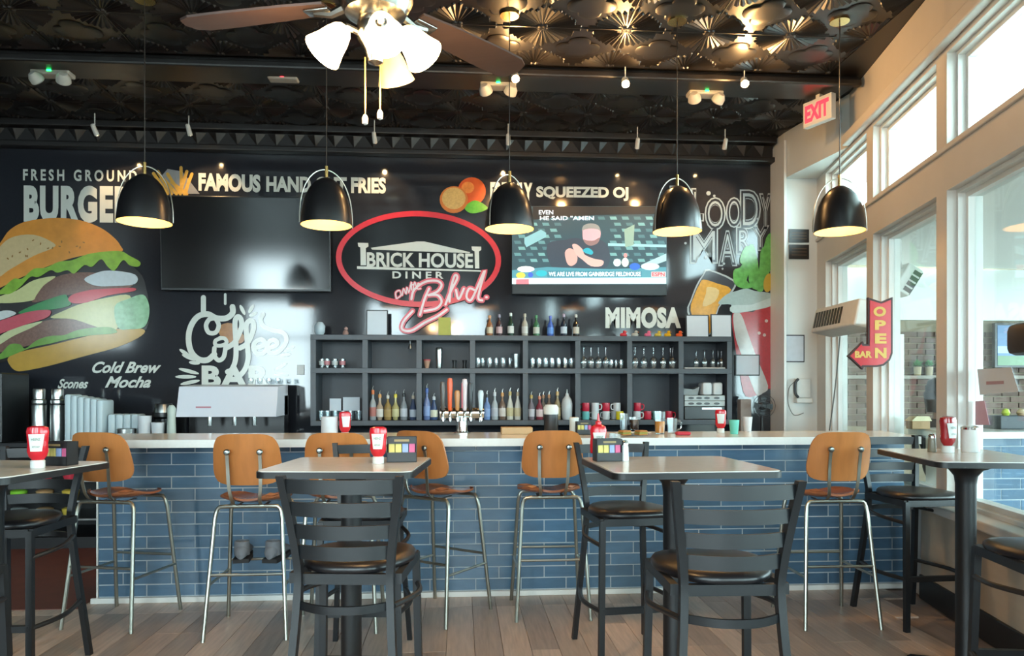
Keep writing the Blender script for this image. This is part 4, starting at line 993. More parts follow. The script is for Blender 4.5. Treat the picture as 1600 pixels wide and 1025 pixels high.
# cards and frames on the shelf top
m_paper = pm('white_paper', '#c6cfd8', .6, var=.03)
def card(name, lab, cat, x0, y0, x1, y1, Y, z, mat, frame=None, lean=.06, text=None):
    a = onY(x0, y0, Y); b_ = onY(x1, y1, Y); wv = b_.x - a.x; hv = a.z - b_.z
    t = thing(name, lab, cat, ((a.x + b_.x) / 2, Y, z if z is not None else b_.z)); M = Matrix.Rotation(-lean, 4, 'X')
    if frame: B().box(-wv / 2, wv / 2, 0, .008, 0, hv, M=M).build('frame', frame, t, 0); e = .011
    else: e = 0
    B().box(-wv / 2 + e, wv / 2 - e, -.002, .006 if not frame else 0, e, hv - e, M=M).build('sheet', mat, t, 0)
    return t, wv, hv, M
card('menu_card', 'pale blue-white card standing on the shelf top left of the script sign', 'card', 572, 482, 606, 523, 7.30, ZT + .001, m_paper, m_chair)
card('menu_card', 'small olive-yellow card standing on the shelf top', 'card', 685, 494, 704, 523, 7.25, ZT + .001, pm('olive_card', '#a9a84e', .6))
card('menu_sheet', 'white sheet on the shelf top in front of the painted drink, left one', 'paper', 1072, 487, 1108, 523, 7.30, ZT + .001, m_paper, m_chair)
card('menu_sheet', 'white sheet on the shelf top in front of the painted drink, right one', 'paper', 1111, 486, 1144, 523, 7.30, ZT + .001, m_paper, m_chair)
card('notice', 'framed white notice on the red painted cup', 'notice', 1149, 554, 1187, 587, WY - .02, None, m_paper, m_chair, .0)
card('price_card', 'white letter card, left of two in the lower left compartment', 'card', 515, 622, 533, 641, 7.36, ZB + .09, m_paper, None, 0)
card('price_card', 'white letter card, right of two in the lower left compartment', 'card', 536, 621, 562, 642, 7.36, ZB + .09, m_paper, None, 0)
p = onY(540, 520, 7.25); t = thing('figurine', 'small brown figurine on the left of the shelf top', 'figurine', (p.x, 7.25, ZT + .001))
B().lathe([(.025, 0), (.03, .02), (.02, .045), (.01, .05)], n=12).build('figurine_body', col('fig', '#8a6a60', .6), t); B().lathe([(0, .045), (.018, .055), (.018, .07), (0, .085)], (.004, 0, 0), 10).build('figurine_head', col('fig2', '#b09088', .6), t)
p = onY(499, 520, 7.25); tag(B().lathe([(.03, 0), (.05, .03), (.052, .09), (.03, .125), (.012, .13)], (p.x, 7.27, ZT + .001), 14).build('white_jar', col('jarw', '#a9b8c0', .3), None), 'pale round jar at the left end of the shelf top', 'jar')
# glassware
ORD = ('first', 'second', 'third', 'fourth', 'fifth', 'sixth', 'seventh'); FR = ('front', 'rear')
m_gl = glassmat('drinking_glass', (.93, .96, .97, 1), .14, .15)
def tumbler_mesh(): return mesh_of(B().shell([(0, .004), (.026, .004), (.031, .09), (.029, .09), (.024, .012), (0, .012)], n=14), 'tumbler', m_gl)
def wine_mesh(): return mesh_of(B().shell([(.0, .0), (.026, 0), (.034, .04), (.036, .065), (.026, .09), (.006, .105), (.0035, .125), (.0035, .175), (.012, .183), (.034, .187), (0, .189)], n=14), 'wine_glass', m_gl)
def short_mesh(): return mesh_of(B().shell([(0, .003), (.020, .003), (.028, .03), (.024, .06), (.022, .06), (.025, .03), (.017, .009), (0, .009)], n=12), 'short_glass', m_gl)
TM, WM, SM = tumbler_mesh(), wine_mesh(), short_mesh()
def glass(me, name, px, Y, z, label, group, cat='glass', s=1):
    p = onY(px, 600, Y); o = bpy.data.objects.new(name, me); COL.objects.link(o); o.location = (inside(p.x, (.03 if me is SM else .04) * s), Y, z + .001); o.scale = (s, s, s * (1.2 if me is WM else 1.75 if me is SM else 1)); XF[o.name] = Matrix.Translation(o.location); return tag(o, label, cat, group)
for i in range(4): 
    o = glass(TM, 'printed_tumbler', 499 + i * 12, 7.24, ZM, 'printed tumbler on the upper left shelf, %s from the left' % ordn[i], 'printed tumblers')
    B().shell([(.0295, .03), (.0315, .07)], n=14).build('printed_band', col('band%d' % (i % 2), ('#a8b0b0', '#a86a70')[i % 2], .4), o)
for r_i, Y in enumerate((7.21, 7.29)):
    for i in range(6): glass(TM, 'tumbler', 500 + i * 12, Y, ZB, 'clear tumbler in the lower left shelf compartment, %s row, %s from the left' % (('front', 'rear')[r_i], ORD[i]), 'tumblers in the lower left compartment')
for i in range(6): glass(SM, 'short_glass', 744 + i * 10.5, 7.22 + .06 * (i % 2), ZM, 'short clear glass in the fourth upper compartment, %s from the left' % ORD[i], 'short glasses in the fourth compartment', s=1.0)
glass(TM, 'tall_glass', 808, 7.24, ZM, 'tall clear glass at the right of the fourth upper compartment', None, s=1.6)
for i in range(14): glass(SM, 'short_glass', 832 + (i % 7) * 10.2, 7.21 + .09 * (i // 7), ZM, 'round clear glass in the fifth upper compartment, %s row, %s from the left' % (FR[i // 7], ORD[i % 7]), 'round glasses in the fifth compartment', s=1.0)
for i in range(8): glass(WM, 'wine_glass', 912 + (i % 4) * 11.5, 7.20 + .1 * (i // 4), ZM, 'upturned wine glass in the sixth upper compartment, %s row, %s from the left' % (FR[i // 4], ORD[i % 4]), 'upturned wine glasses in the sixth compartment')
for i in range(4): glass(SM, 'short_glass', 955 + i * 7.5, 7.20 + .07 * (i % 2), ZM, 'small glass right of the wine glasses in the sixth upper compartment, %s along' % ORD[i], 'small glasses in the sixth compartment', s=.85)
for i in range(10): glass(WM, 'wine_glass', 991 + (i % 5) * 15, 7.20 + .1 * (i // 5), ZM, 'upturned wine glass in the seventh upper compartment, %s row, %s from the left' % (FR[i // 5], ORD[i % 5]), 'upturned wine glasses in the seventh compartment')
for i in range(8): glass(WM, 'wine_glass', 1088 + (i % 4) * 13, 7.22 + .1 * (i // 4), ZM + .014, 'upturned wine glass in the rightmost upper compartment, %s row, %s from the left' % (FR[i // 4], ORD[i % 4]), 'upturned wine glasses in the rightmost compartment', s=.78)
tag(B().box(SX0 + 7 * CWD + .04, SX1 - .06, 7.17, 7.40, ZM + .001, ZM + .013, .004).build('bar_towel', col('towel', '#b4b2ae', .8), None, 0), 'pale folded towel under the glasses in the rightmost upper compartment', 'towel')
# shaker, cup, small dark cups
p = onY(686, 560, 7.25); tag(B().lathe([(.024, 0), (.028, .02), (.034, .17), (.032, .2), (.028, .205)], (p.x, 7.25, ZM + .001), 18).build('cocktail_shaker', m_steel, None), 'tall steel cocktail shaker in the third upper compartment', 'shaker')
p = onY(667, 560, 7.25); t = thing('paper_cup', 'tan cup with red rim left of the steel shaker', 'cup', (p.x, 7.25, ZM + .001)); B().lathe([(.018, 0), (.034, .075)], n=14).build('cup_body', col('tancup', '#a8826a', .6), t); B().lathe([(.036, .075), (.037, .088)], n=14).build('cup_rim', col('cupred', '#a23038', .4), t)
for i, px in enumerate((710, 726)):
    p = onY(px, 560, 7.25); tag(B().lathe([(.022, 0), (.014, .035), (.024, .08), (.020, .08)], (p.x, 7.25, ZM + .001), 12).build('jigger', m_chair, None), 'black jigger %s in the third upper compartment' % ('nearer the shaker', 'nearer the divider')[i], 'jigger', 'black jiggers')
p = onY(641, 560, 7.2); t = thing('hanging_bell', 'small silver bell hanging under the shelf top', 'bell', (p.x, 7.2, ZT - BT - .081)); B().lathe([(.022, 0), (.014, .035), (.008, .05), (0, .052)], n=12).build('bell_body', m_steel, t); B().cyl((0, 0, .05), (0, 0, .0795), .003, 6).build('bell_hook', m_steel, t)
# mugs
MUG = {}
def mug(px, row, colr, nm, d, Y=7.24, hs=1):
    if nm not in MUG:
        MUG[nm] = (mesh_of(B().shell([(0, 0), (.034, 0), (.037, .01), (.037, .082), (.033, .082), (.033, .008), (0, .008)], n=18), 'mug', col('mug' + nm, colr, .25)),
                   mesh_of(B().tube(smooth_path([(.034, 0, .068), (.058, 0, .066), (.064, 0, .042), (.056, 0, .018), (.034, 0, .016)], 4), .0055, 8), 'handle', col('mug' + nm, colr, .25)))
    p = onY(px, 640, Y); o = bpy.data.objects.new('mug', MUG[nm][0]); COL.objects.link(o); o.location = (inside(p.x, .066), Y, ZB + .001 + row * .083); o.rotation_euler = (0, 0, hs)
    tag(o, d, 'mug', 'mugs on the lower shelf'); piece('mug_handle', MUG[nm][1], (0, 0, 0), o)
RD, WH, TL, YL = '#b0263c', '#c0c8cc', '#5fa8a8', '#cfc22a'
for px, row, cc, nm, d, hs in ((912, 1, RD, 'red', 'red mug on top of the stack beside the white jug', 2.5), (930, 1, WH, 'white', 'white mug second from the left in the top mug row', -.3), (947, 1, RD, 'red', 'red mug third from the left in the top mug row', 2.6), (964, 1, WH, 'white', 'white mug at the right end of the top mug row', 3.3),
        (912, 0, TL, 'teal', 'teal mug at the lower left of the stacked mugs', 2.4), (930, 0, WH, 'white', 'white mug in the bottom mug row behind the ketchup', 2.6), (947, 0, WH, 'white', 'white mug third in the bottom mug row', 2.4), (960, 0, WH, 'white', 'white mug behind the yellow mug', 2.8),
        (996, 1, RD, 'red', 'single red mug topping the right mug stack', -.2), (994, 0, WH, 'white', 'white mug under the single red mug', -.2), (1012, 0, RD, 'red', 'red mug right of the white one in the right stack', 2.6), (1026, 0, TL, 'teal', 'teal mug behind the glass of orange beer', 2.4), (1045, 0, RD, 'red', 'red mug at the right end with its handle out', -.2)):
    mug(px, row, cc, nm, d, 7.35 if 'behind the yellow' in d else 7.24, hs)
mug(974, 0, YL, 'yellow', 'bright yellow mug between the two mug stacks', 7.195, -1.2)
# card machine boxes on the right of the lower shelf
p = onY(1103, 640, 7.25); bx_ = SX0 + 7.5 * CWD - .012
t = thing('receipt_machine', 'black drawer box at the bottom of the right compartment', 'box', (bx_, 7.28, ZB + .001)); B().box(-.205, .205, -.11, .11, 0, .13, .006).build('case', m_tvb, t, 0); B().box(-.03, .17, -.114, -.109, .10, .118).build('chrome_strip', m_steel, t, 0)
for k in range(2):
    t = thing('slotted_box', 'pale slotted box %s of the two stacked in the right compartment' % ('lower', 'upper')[k], 'box', (bx_, 7.28, ZB + .1325 + k * .055)); B().box(-.205, .205, -.11, .11, 0, .052, .004).build('case', col('palebox', '#a2aaaa', .4), t, 0)
    for x in (-.14, -.06, .02, .12): B().lathe([(.02, 0), (.02, .002)], n=10, sx=1.5, sy=.6, M=Matrix.Translation((x, -.1105, .026)) @ Matrix.Rotation(rad(90), 4, 'X')).build('slot', m_tvb, t)
for k, (x, w_) in enumerate(((.0, .1), (.11, .1))):
    tag(B().box(bx_ + x - .012, bx_ + x + w_ - .014, 7.2, 7.36, ZB + .243, ZB + .37, .02).build('foam_box', col('foam', '#c0c6c8', .5), None, 30), 'white rounded container on the slotted boxes, %s one' % ('left', 'right')[k], 'container', 'white containers on the slotted boxes')
tag(B().prism([(bx_ - .21, 7.24, ZB + .243), (bx_ - .05, 7.24, ZB + .243), (bx_ - .03, 7.24, ZB + .33), (bx_ - .09, 7.24, ZB + .30), (bx_ - .19, 7.24, ZB + .31)], (0, .12, 0)).build('grey_basket', col('basket', '#7d8688', .5), None, 0), 'grey basket left of the white containers', 'basket')

# ---------------------------------------------------------------- condiments
m_ket = pm('ketchup_red', '#c01c2a', .22, var=.08, coat=.3); m_ket2 = pm('dark_ketchup', '#8f1a20', .2, var=.08, coat=.3); m_lab = pm('label_white', '#cfd4d2', .5, var=.02)
def ketchup(loc, lab, inverted=True, rz=0, mat=None, k=1.0, words_=True):
    t = thing('ketchup_bottle', lab, 'ketchup bottle', loc, rz, 'ketchup bottles'); mat = mat or m_ket
    if inverted:
        B().lathe([(.027 * k, 0), (.028 * k, .004), (.028 * k, .03 * k), (.024 * k, .034 * k)], n=20).build('cap', m_lab, t)
        B().lathe([(.022 * k, .034 * k), (.034 * k, .05 * k), (.040 * k, .07 * k), (.038 * k, .10 * k), (.041 * k, .135 * k), (.043 * k, .155 * k), (.039 * k, .172 * k), (.025 * k, .178 * k), (0, .179 * k)], n=24, sy=.72).build('bottle_body', mat, t)
        z0, z1 = .072 * k, .145 * k
    else:
        B().lathe([(.036 * k, 0), (.040 * k, .008), (.041 * k, .05 * k), (.037 * k, .08 * k), (.040 * k, .11 * k), (.034 * k, .128 * k), (.016 * k, .138 * k)], n=24, sy=.72).build('bottle_body', mat, t)
        B().lathe([(.015 * k, .137 * k), (.015 * k, .15 * k), (.007 * k, .155 * k), (.003 * k, .19 * k)], n=12).build('nozzle', mat, t); z0, z1 = .03 * k, .10 * k
    # keystone label wrapped over the front
    q_ = B(); rows = []
    for i in range(5):
        v = i / 4; hw = (.021 + .009 * v) * k; rows.append([(hw * (-1 + 2 * j / 8), -math.sqrt(max(0, 1 - ((hw * (-1 + 2 * j / 8)) / (.0435 * k)) ** 2)) * .0435 * .745 * k, z0 + (z1 - z0) * v) for j in range(9)])
    q_.slab(rows, (0, -.001, 0)).build('label', m_lab, t, 40)
    if words_:
        m_tx = col('labtext', '#7a8a80', .6); tlocal('HEINZ', -.017 * k, z0 + .62 * (z1 - z0), .017 * k, z0 + .78 * (z1 - z0), -.0348 * k, m_tx, 'label_text', t, .02); tlocal('KETCHUP', -.014 * k, z0 + .2 * (z1 - z0), .014 * k, z0 + .32 * (z1 - z0), -.0348 * k, m_tx, 'label_text', t, .02)
    return t
def at(px, py, z): return onZ(px, py, z)
TZ1 = TZ + .0005
ketchup(at(591, 724, TZ1), 'red ketchup bottle standing on its cap on the table behind the foreground chair', True, -.0, None, .93)
ketchup(at(59, 731, TZ1), 'red ketchup bottle on the far left table', True, .3, None, 1.0)
ketchup(at(1481, 707, TZ1), 'dark red ketchup bottle on the window table', True, .2, m_ket2, 1.08)
ketchup(at(935, 708, TZ1), 'red ketchup squeeze bottle behind the caddy on the middle right table', False, 0, None, 1.1)
ketchup(at(539, 683, CTZ + .0005), 'red ketchup bottle on the bar left of the taps', True, .4, None, .95, False)
ketchup(at(1126, 676, CTZ + .0005), 'red ketchup bottle on the bar below the right shelf end', True, -.3, None, .95, False)
def caddy(loc, lab, rz, k=1):
    t = thing('condiment_caddy', lab, 'caddy', loc, rz, 'black condiment caddies'); w_, d_, h_ = .068 * k, .04 * k, .115 * k
    b = B(); b.box(-w_, w_, d_ - .003, d_, 0, h_); b.box(-w_, -w_ + .003, -d_, d_, 0, h_); b.box(w_ - .003, w_, -d_, d_, 0, h_); b.box(-w_, w_, -d_, d_, 0, .004); b.box(-w_, w_, -d_, -d_ + .003, 0, .045 * k); b.box(-w_, w_, -d_, -d_ + .003, .085 * k, h_)
    b.build('holder', m_chair, t, 0); B().box(-w_ * .5, w_ * .5, -d_ - .001, -d_, .095 * k, .105 * k).build('gold_emblem', col('emblem', '#8a7a50', .5), t, 0)
    for i, (c_, n_) in enumerate((('#c9c070', 'yellow_packet'), ('#c9c070', 'yellow_packet'), ('#8aa0c8', 'blue_packet'), ('#c8608a', 'pink_packet'))):
        B().box(-w_ + .008 + i * .031 * k, -w_ + .036 * k + i * .031 * k, -d_ + .008, -d_ + .03, .006, .088 * k, .002).build(n_, col(n_, c_, .6), t, 0)
    return t
caddy(at(628, 721, TZ1), 'black condiment caddy beside the ketchup behind the foreground chair', .05)
caddy(at(949, 720, TZ1), 'black condiment caddy with sweetener packets on the middle right table', .1, .9)
caddy(at(112, 727, TZ1) + Vector((-.06, .02, 0)), 'black condiment caddy on the far left table', -.2, .9)
def shaker(loc, lab, mat, k=1, cat='shaker', name='salt_shaker'):
    t = thing(name, lab, cat, loc); B().lathe([(.020 * k, 0), (.021 * k, .004), (.019 * k, .06 * k), (.016 * k, .075 * k)], n=14).build('shaker_body', mat, t); B().lathe([(.0175 * k, .075 * k), (.0175 * k, .088 * k), (.012 * k, .097 * k), (0, .099 * k)], n=14).build('shaker_cap', m_chrome, t)
shaker(at(976, 720, TZ1), 'white salt shaker with steel cap beside the right table caddy', col('salt', '#cfd6d6', .3), .98)
shaker(at(1456, 706, TZ1), 'small pepper shaker left of the dark ketchup on the window table', col('pepper', '#6d6a5c', .4), 1.0, name='pepper_shaker')
t = thing('sugar_pourer', 'white sugar pourer with steel rim on the window table', 'sugar pourer', at(1516, 706, TZ1)); B().lathe([(.043, 0), (.045, .004), (.045, .118), (.042, .122)], n=24).build('pourer_body', col('sugarw', '#d2d6d4', .3), t); B().lathe([(.0455, .12), (.046, .132), (.03, .14), (.0, .142)], n=24).build('pourer_lid', m_chrome, t)
t = thing('glass_jar', 'small clear jar behind the caddy on the middle right table', 'jar', at(961, 707, TZ1)); B().shell([(0, .002), (.032, .002), (.034, .10), (.031, .10), (.03, .008), (0, .008)], n=18).build('jar_glass', m_gl, t); B().lathe([(.029, .009), (.030, .07)], n=16).build('sugar_fill', col('sugarw'), t) if False else B().lathe([(.029, .009), (.030, .072)], n=16).build('sugar_fill', MATS['c_sugarw'], t)
# ---------------------------------------------------------------- beer tower
p = onY(722, 676, 5.25); tw = thing('beer_tower', 'chrome beer tower with six coloured tap handles on the bar', 'beer tap', (p.x, 5.25, CTZ + .0005))
B().lathe([(.06, 0), (.06, .01), (.042, .02), (.040, .12)], n=24).build('tower_column', m_chrome, tw); B().cyl((-.155, 0, .15), (.155, 0, .15), .038, 20).build('tower_rail', m_chrome, tw)
for px, c_, h, n_ in ((692, '#4a4642', .20, 'patterned'), (703, '#d2562a', .225, 'orange'), (714.5, '#b07c4a', .14, 'wooden'), (726, '#c4b8bc', .22, 'white and red'), (735, '#1c1e22', .19, 'black'), (751, '#b4c4cc', .14, 'pale blue')):
    x = onY(px, 640, 5.2).x - p.x
    fc_ = B().tube([(x, -.03, .15), (x, -.075, .15), (x, -.085, .12), (x, -.085, .09)], [.014, .012, .010, .009], 10).build('faucet', m_chrome, tw)
    hd = B().lathe([(.007, 0), (.012, .012), (.0135, h * .4), (.017, h * .85), (.013, h), (0, h + .004)], (x, -.075, .168), 12, sx=1.2).build('tap_handle', col('tap' + n_, c_, .35), tw); hd['label'] = n_ + ' tap handle'
    if 'red' in n_: B().box(x - .022, x - .014, -.085, -.068, .185, .36).build('red_stripe', col('tapred', '#a8283a', .35), hd, 0)
# ---------------------------------------------------------------- on the bar
def cyl_thing(name, lab, cat, px, py, r, h, mat, z=CTZ + .0005, taper=1.0, lid=None, lidh=.012):
    t = thing(name, lab, cat, at(px, py, z)); B().lathe([(r * taper * .96, 0), (r * taper, .004), (r, h)], n=20).build('body', mat, t)
    if lid: B().lathe([(r * 1.05, h), (r * 1.05, h + lidh), (r * .8, h + lidh * 1.4)], n=20).build('lid', lid, t)
    return t
m_cup = col('cupw', '#c8ccd0', .4)
cyl_thing('canister', 'white canister left of the ketchup on the bar', 'canister', 515, 683, .055, .135, m_cup)
cyl_thing('canister', 'black canister with a white cloth top on the bar', 'canister', 861, 676, .052, .135, col('darkcan', '#26282c', .35), lid=col('clothw', '#c8ccca', .7), lidh=.05)
cyl_thing('milk_bottle', 'white milk bottle right of the black canister on the bar', 'bottle', 897, 677, .034, .10, col('milk', '#c8d0cc', .35), lid=m_lab)
p = at(807, 678, CTZ + .0005); tag(B().box(p.x - .11, p.x + .11, p.y - .06, p.y + .06, CTZ + .0005, CTZ + .05, .004).build('wooden_box', col('palewood', '#b4946c', .6), None, 0), 'pale wooden tray on the bar right of the taps', 'tray')
pl = thing('dinner_plate', 'white oval plate with sandwiches on the bar', 'plate', at(990, 680, CTZ + .0005)); B().lathe([(.06, 0), (.09, .006), (.125, .018), (.12, .02), (.085, .01), (0, .008)], n=24, sy=.75).build('plate', m_cup, pl)
for i, x in enumerate((-.06, .05)):
    q = at(990, 680, CTZ + .011) + Vector((x, 0, 0)); t = thing('sandwich', 'toasted sandwich on the white plate, %s one' % ('left', 'right')[i], 'sandwich', q, .4, 'sandwiches on the plate')
    B().box(-.035, .035, -.03, .03, 0, .012, .005).build('bottom_bread', col('bread', '#a8763e', .8), t, 0); B().box(-.037, .037, -.032, .032, .012, .019, .003).build('filling', col('fillg', '#8a9a4a', .7), t, 0); B().box(-.034, .034, -.03, .03, .019, .033, .006).build('top_bread', col('bread'), t, 0) if False else B().box(-.034, .034, -.03, .03, .019, .033, .006).build('top_bread', MATS['c_bread'], t, 0)
def drink(px, py, r, h, fillh, fc_, lab, name='beer_glass', handle=False):
    t = thing(name, lab, 'drink', at(px, py, CTZ + .0005)); B().shell([(0, .001), (r * .8, .001), (r, h), (r * .96, h), (r * .76, .009), (0, .009)], n=20).build('glass_wall', m_gl, t)
    if fc_: B().lathe([(r * .755, .0095), (r * (.76 + .19 * fillh / h), fillh)], n=18).build('liquid', pm('liq' + fc_, fc_, .15, emit=fc_, es=0), t)
    if handle: B().tube(smooth_path([(r * .95, 0, h * .85), (r * 1.6, 0, h * .75), (r * 1.6, 0, h * .35), (r * .9, 0, h * .2)], 4), .007, 8).build('handle', m_gl, t)
drink(1031, 678, .042, .16, .09, '#e08a10', 'pint glass half full of orange beer on the bar'); drink(1050, 677, .04, .11, 0, None, 'empty glass beer mug right of the orange beer', 'beer_mug', True); drink(991, 672, .042, .10, .08, '#3a1c10', 'dark iced drink behind the sandwich plate', 'iced_drink')
drink(975, 672, .036, .13, 0, None, 'empty tumbler left of the dark iced drink', 'tumbler')
cyl_thing('paper_cup', 'mint green paper cup on the bar below the right shelf end', 'cup', 1147, 678, .036, .10, col('mint', '#5fb8a8', .5), taper=.75); cyl_thing('paper_cup', 'white paper cup behind the mint green cup', 'cup', 1168, 674, .036, .11, m_cup, taper=.75)
p = at(1067, 680, CTZ + .0005); tag(B().box(p.x - .05, p.x + .05, p.y - .03, p.y + .03, CTZ + .0005, CTZ + .025, .01).build('red_napkin', col('rednap', '#b02a3c', .7), None, 0), 'folded red napkin right of the beer mug', 'napkin')
caddy(at(912, 679, CTZ + .0005), 'black condiment caddy on the bar behind the right table', 0, .8)
# ---------------------------------------------------------------- coffee counter on the left
CZL = .9255; CL = lambda px, Y: Vector((onY(px, 650, Y).x, Y, CZL))
t = thing('coffee_machine', 'black drinks machine with lit screen at the left edge', 'coffee machine', CL(-10, 7.0)); B().box(-.2, .2, -.22, .2, 0, .62, .01).build('case', m_tvb, t, 0)
B().box(-.16, .165, -.225, -.219, .40, .58).build('screen', em('#cfe8e0', .9), t, 0); B().box(-.16, .165, -.2255, -.225, .40, .455).build('screen_band', em('#d8c860', .8), t, 0); B().box(-.1, .16, -.26, -.22, .06, .075).build('drip_tray', m_steel, t, 0)
tlocal('>', .15, .24, .175, .27, -.2215, em('#e04a4a', 1.0), 'red_arrow', t, .03)
for i, px in enumerate((61, 90)):
    t = thing('steel_flask', 'tall steel coffee flask, %s of the pair behind the far left table' % ('left', 'right')[i], 'flask', CL(px, 6.95)); B().lathe([(.058, 0), (.06, .01), (.06, .33), (.052, .35)], n=24).build('flask_body', m_steel, t); B().lathe([(.057, .35), (.057, .375), (.048, .385), (.05, .47), (.045, .48)], n=24).build('flask_lid', m_steel, t); B().lathe([(.0605, .33), (.0605, .345)], n=24).build('flask_ring', m_chair, t)
m_foam = pm('white_foam', '#b6c6cc', .6, var=.04)
for i in range(6):
    x = CL(112 + i * 10, 6.93); t = tag(B().box(x.x - .028, x.x + .028, 6.85, 7.08, CZL + .0005, CZL + .43 - .01 * i, .02).build('foam_tray', m_foam, None, 30), 'white foam takeout box standing on edge, %s from the flasks' % ordn[i], 'takeout box', 'foam takeout boxes')
for i in range(4):
    x = CL(180 + i * 12, 6.98); tag(B().box(x.x - .033, x.x + .033, 6.9, 7.08, CZL + .0005, CZL + .25, .02).build('foam_tray', m_foam, None, 30), 'short white foam box in the low row, %s from the tall boxes' % ordn[i], 'takeout box', 'short foam boxes')
x = CL(197, 6.815); tag(B().lathe([(.05, 0), (.075, .03), (.08, .12), (.075, .125)], x + Vector((0, 0, .0005)), 18).build('steel_bowl', m_steel, None), 'steel bowl in front of the short foam boxes', 'bowl')
for i, (px, h) in enumerate(((226, .23), (247, .17))):
    x = CL(px, 6.84); tag(B().lathe([(.045, 0), (.047, .005), (.058, h), (.06, h + .006)], x + Vector((0, 0, .0005)), 18).build('paper_cup_stack', m_cup, None), '%s white paper cup stack on the coffee counter' % ('taller', 'shorter')[i], 'cups', 'paper cup stacks')
t = thing('coffee_grinder', 'black and steel jar with lid right of the paper cups', 'grinder', CL(256, 7.1)); B().lathe([(.07, 0), (.08, .02), (.08, .2), (.10, .22), (.10, .26)], n=20).build('body', m_tvb, t); B().lathe([(.085, .26), (.075, .33), (.07, .34)], n=20).build('steel_lid', m_steel, t)
x = CL(268, 6.825); tag(B().lathe([(.03, 0), (.04, .05), (.038, .12), (.034, .24), (.038, .30), (.02, .33)], x + Vector((0, 0, .0005)), 14).build('white_pitcher', col('pitch', '#a8b4ac', .4), None), 'pale pitcher right of the coffee jar', 'pitcher')
t = thing('espresso_machine', 'white espresso machine with sloped panel under the BAR lettering', 'espresso machine', CL(366, 7.08)); hw = (onY(446, 650, 6.85).x - onY(290, 650, 6.85).x) / 2
b = B(); b.box(-hw, hw, -.12, .25, .0, .05, .005); b.box(-hw, hw, .08, .25, .05, .42, .005)
b.build('case', m_tvb, t, 0)
B().prism([(-hw, -.24, .225), (-hw, -.16, .50), (-hw, .22, .52), (-hw, .22, .23)], (2 * hw, 0, 0)).build('white_panel', pm('machine_white', '#ccd0da', .3, var=.02), t, 0)
B().box(-hw * .62, -hw * .32, -.222, -.2145, .305, .318).build('small_red_emblem', col('espred', '#b0707c', .5), t, 0)
for s in (-.4, .1, .5): B().cyl((s * hw, -.14, .23), (s * hw, -.14, .14), .02, 10).build('brew_head', m_chrome, t)
for i in range(4):
    o = bpy.data.objects.new('espresso_cup', SM); COL.objects.link(o); o.location = CL(392 + i * 14, 7.1) + Vector((0, 0, .5215)); tag(o, 'glass cup on top of the espresso machine, %s from the left' % ORD[i], 'glass', 'cups on the espresso machine')
x = onY(470, 578, WY); tag(B().box(x.x - .035, x.x + .035, WY - .012, WY - .001, x.z - .05, x.z + .05, .003).build('wall_switch', m_trimw, None, 0), 'white wall switch plate right of the coffee lettering', 'switch')
# ================================================================== RIGHT WALL AND PORCH THINGS
RZW = math.atan2(U.y, U.x) - math.pi / 2
# arrow sign OPEN BAR, on the post between the first two windows, facing the room
m_sred = pm('sign_red_metal', '#c42732', .35, var=.08); m_sdark = pm('sign_dark_edge', '#3a2424', .5); m_syel = pm('sign_yellow', '#d8b45c', .5)
ds = 5.38
osn = thing('open_bar_sign', 'red arrow sign with yellow letters OPEN BAR on the window post', 'sign', dep(1372, 575, ds))
def camplate(pts, d, mat, name, th):
    fwd = Vector((ST, CT, 0)); b = B(); b.prism([dep(x, y, d) for x, y in pts], fwd * th); return b.build(name, mat, osn, 0, world=True)
C7 = lambda p: crop(p, 1220, 380, .2732)
outl = [(500, 310), (575, 335), (640, 308), (640, 630), (625, 670), (590, 700), (550, 708), (475, 708), (470, 722), (385, 645), (470, 562), (478, 578), (500, 578)]
inl = [(510, 326), (575, 346), (630, 324), (630, 625), (617, 662), (585, 690), (548, 698), (465, 698), (460, 704), (397, 645), (462, 578), (468, 588), (510, 588)]
camplate(C7(outl), ds, m_sdark, 'sign_edge', .03); camplate(C7(inl), ds - .004, m_sred, 'sign_face', .004)
for s, x0, y0, x1, y1 in (('O', 530, 362, 602, 420), ('P', 538, 440, 602, 496), ('E', 538, 516, 605, 574), ('N', 538, 598, 605, 658), ('BAR', 424, 616, 522, 656)):
    (a, c_), (e_, g_) = C7([(x0, y0), (x1, y1)]); lettering(s, a, c_, e_, g_, lambda x, y: dep(x, y, ds - .007), m_syel, 'letters', osn, bold=.05)
B().cyl(dep(1366, 500, ds + .03), RW(6.0, .0, dep(1366, 500, ds).z), .012, 10).build('bracket', m_sdark, osn, world=True)
# electric heater mounted before the first window
hp = RW(6.28, -.16); dh = Vector((hp.x, hp.y, 0)).dot(Vector((ST, CT, 0)))
q = dep(1317, 500, dh); ht = thing('wall_heater', 'white slatted wall heater mounted in front of the far window', 'heater', q, RZW + rad(8))
m_ht = pm('heater_white', '#cfcfca', .45); TL_ = Matrix.Rotation(rad(12), 4, 'Y')
B().box(-.09, .12, -.42, .40, -.10, .12, .015, M=TL_).build('case', m_ht, ht, 0)
for i in range(10): B().box(-.094, -.088, -.16 + i * .054, -.125 + i * .054, -.06, .08, M=TL_).build('slat', m_tvb, ht, 0)
B().box(.12, .19, -.05, .05, -.05, .05).build('bracket', m_ht, ht, 0)
pts = [RW(6.6, -.05, 1.9), RW(6.75, -.04, 1.5), RW(6.95, -.03, 1.1), RW(7.05, -.03, .9)]
tag(B().tube(smooth_path(pts, 5), .006, 6).build('heater_cable', col('cable', '#6a6a66', .6), None), 'dark cable hanging from the wall heater', 'cable')
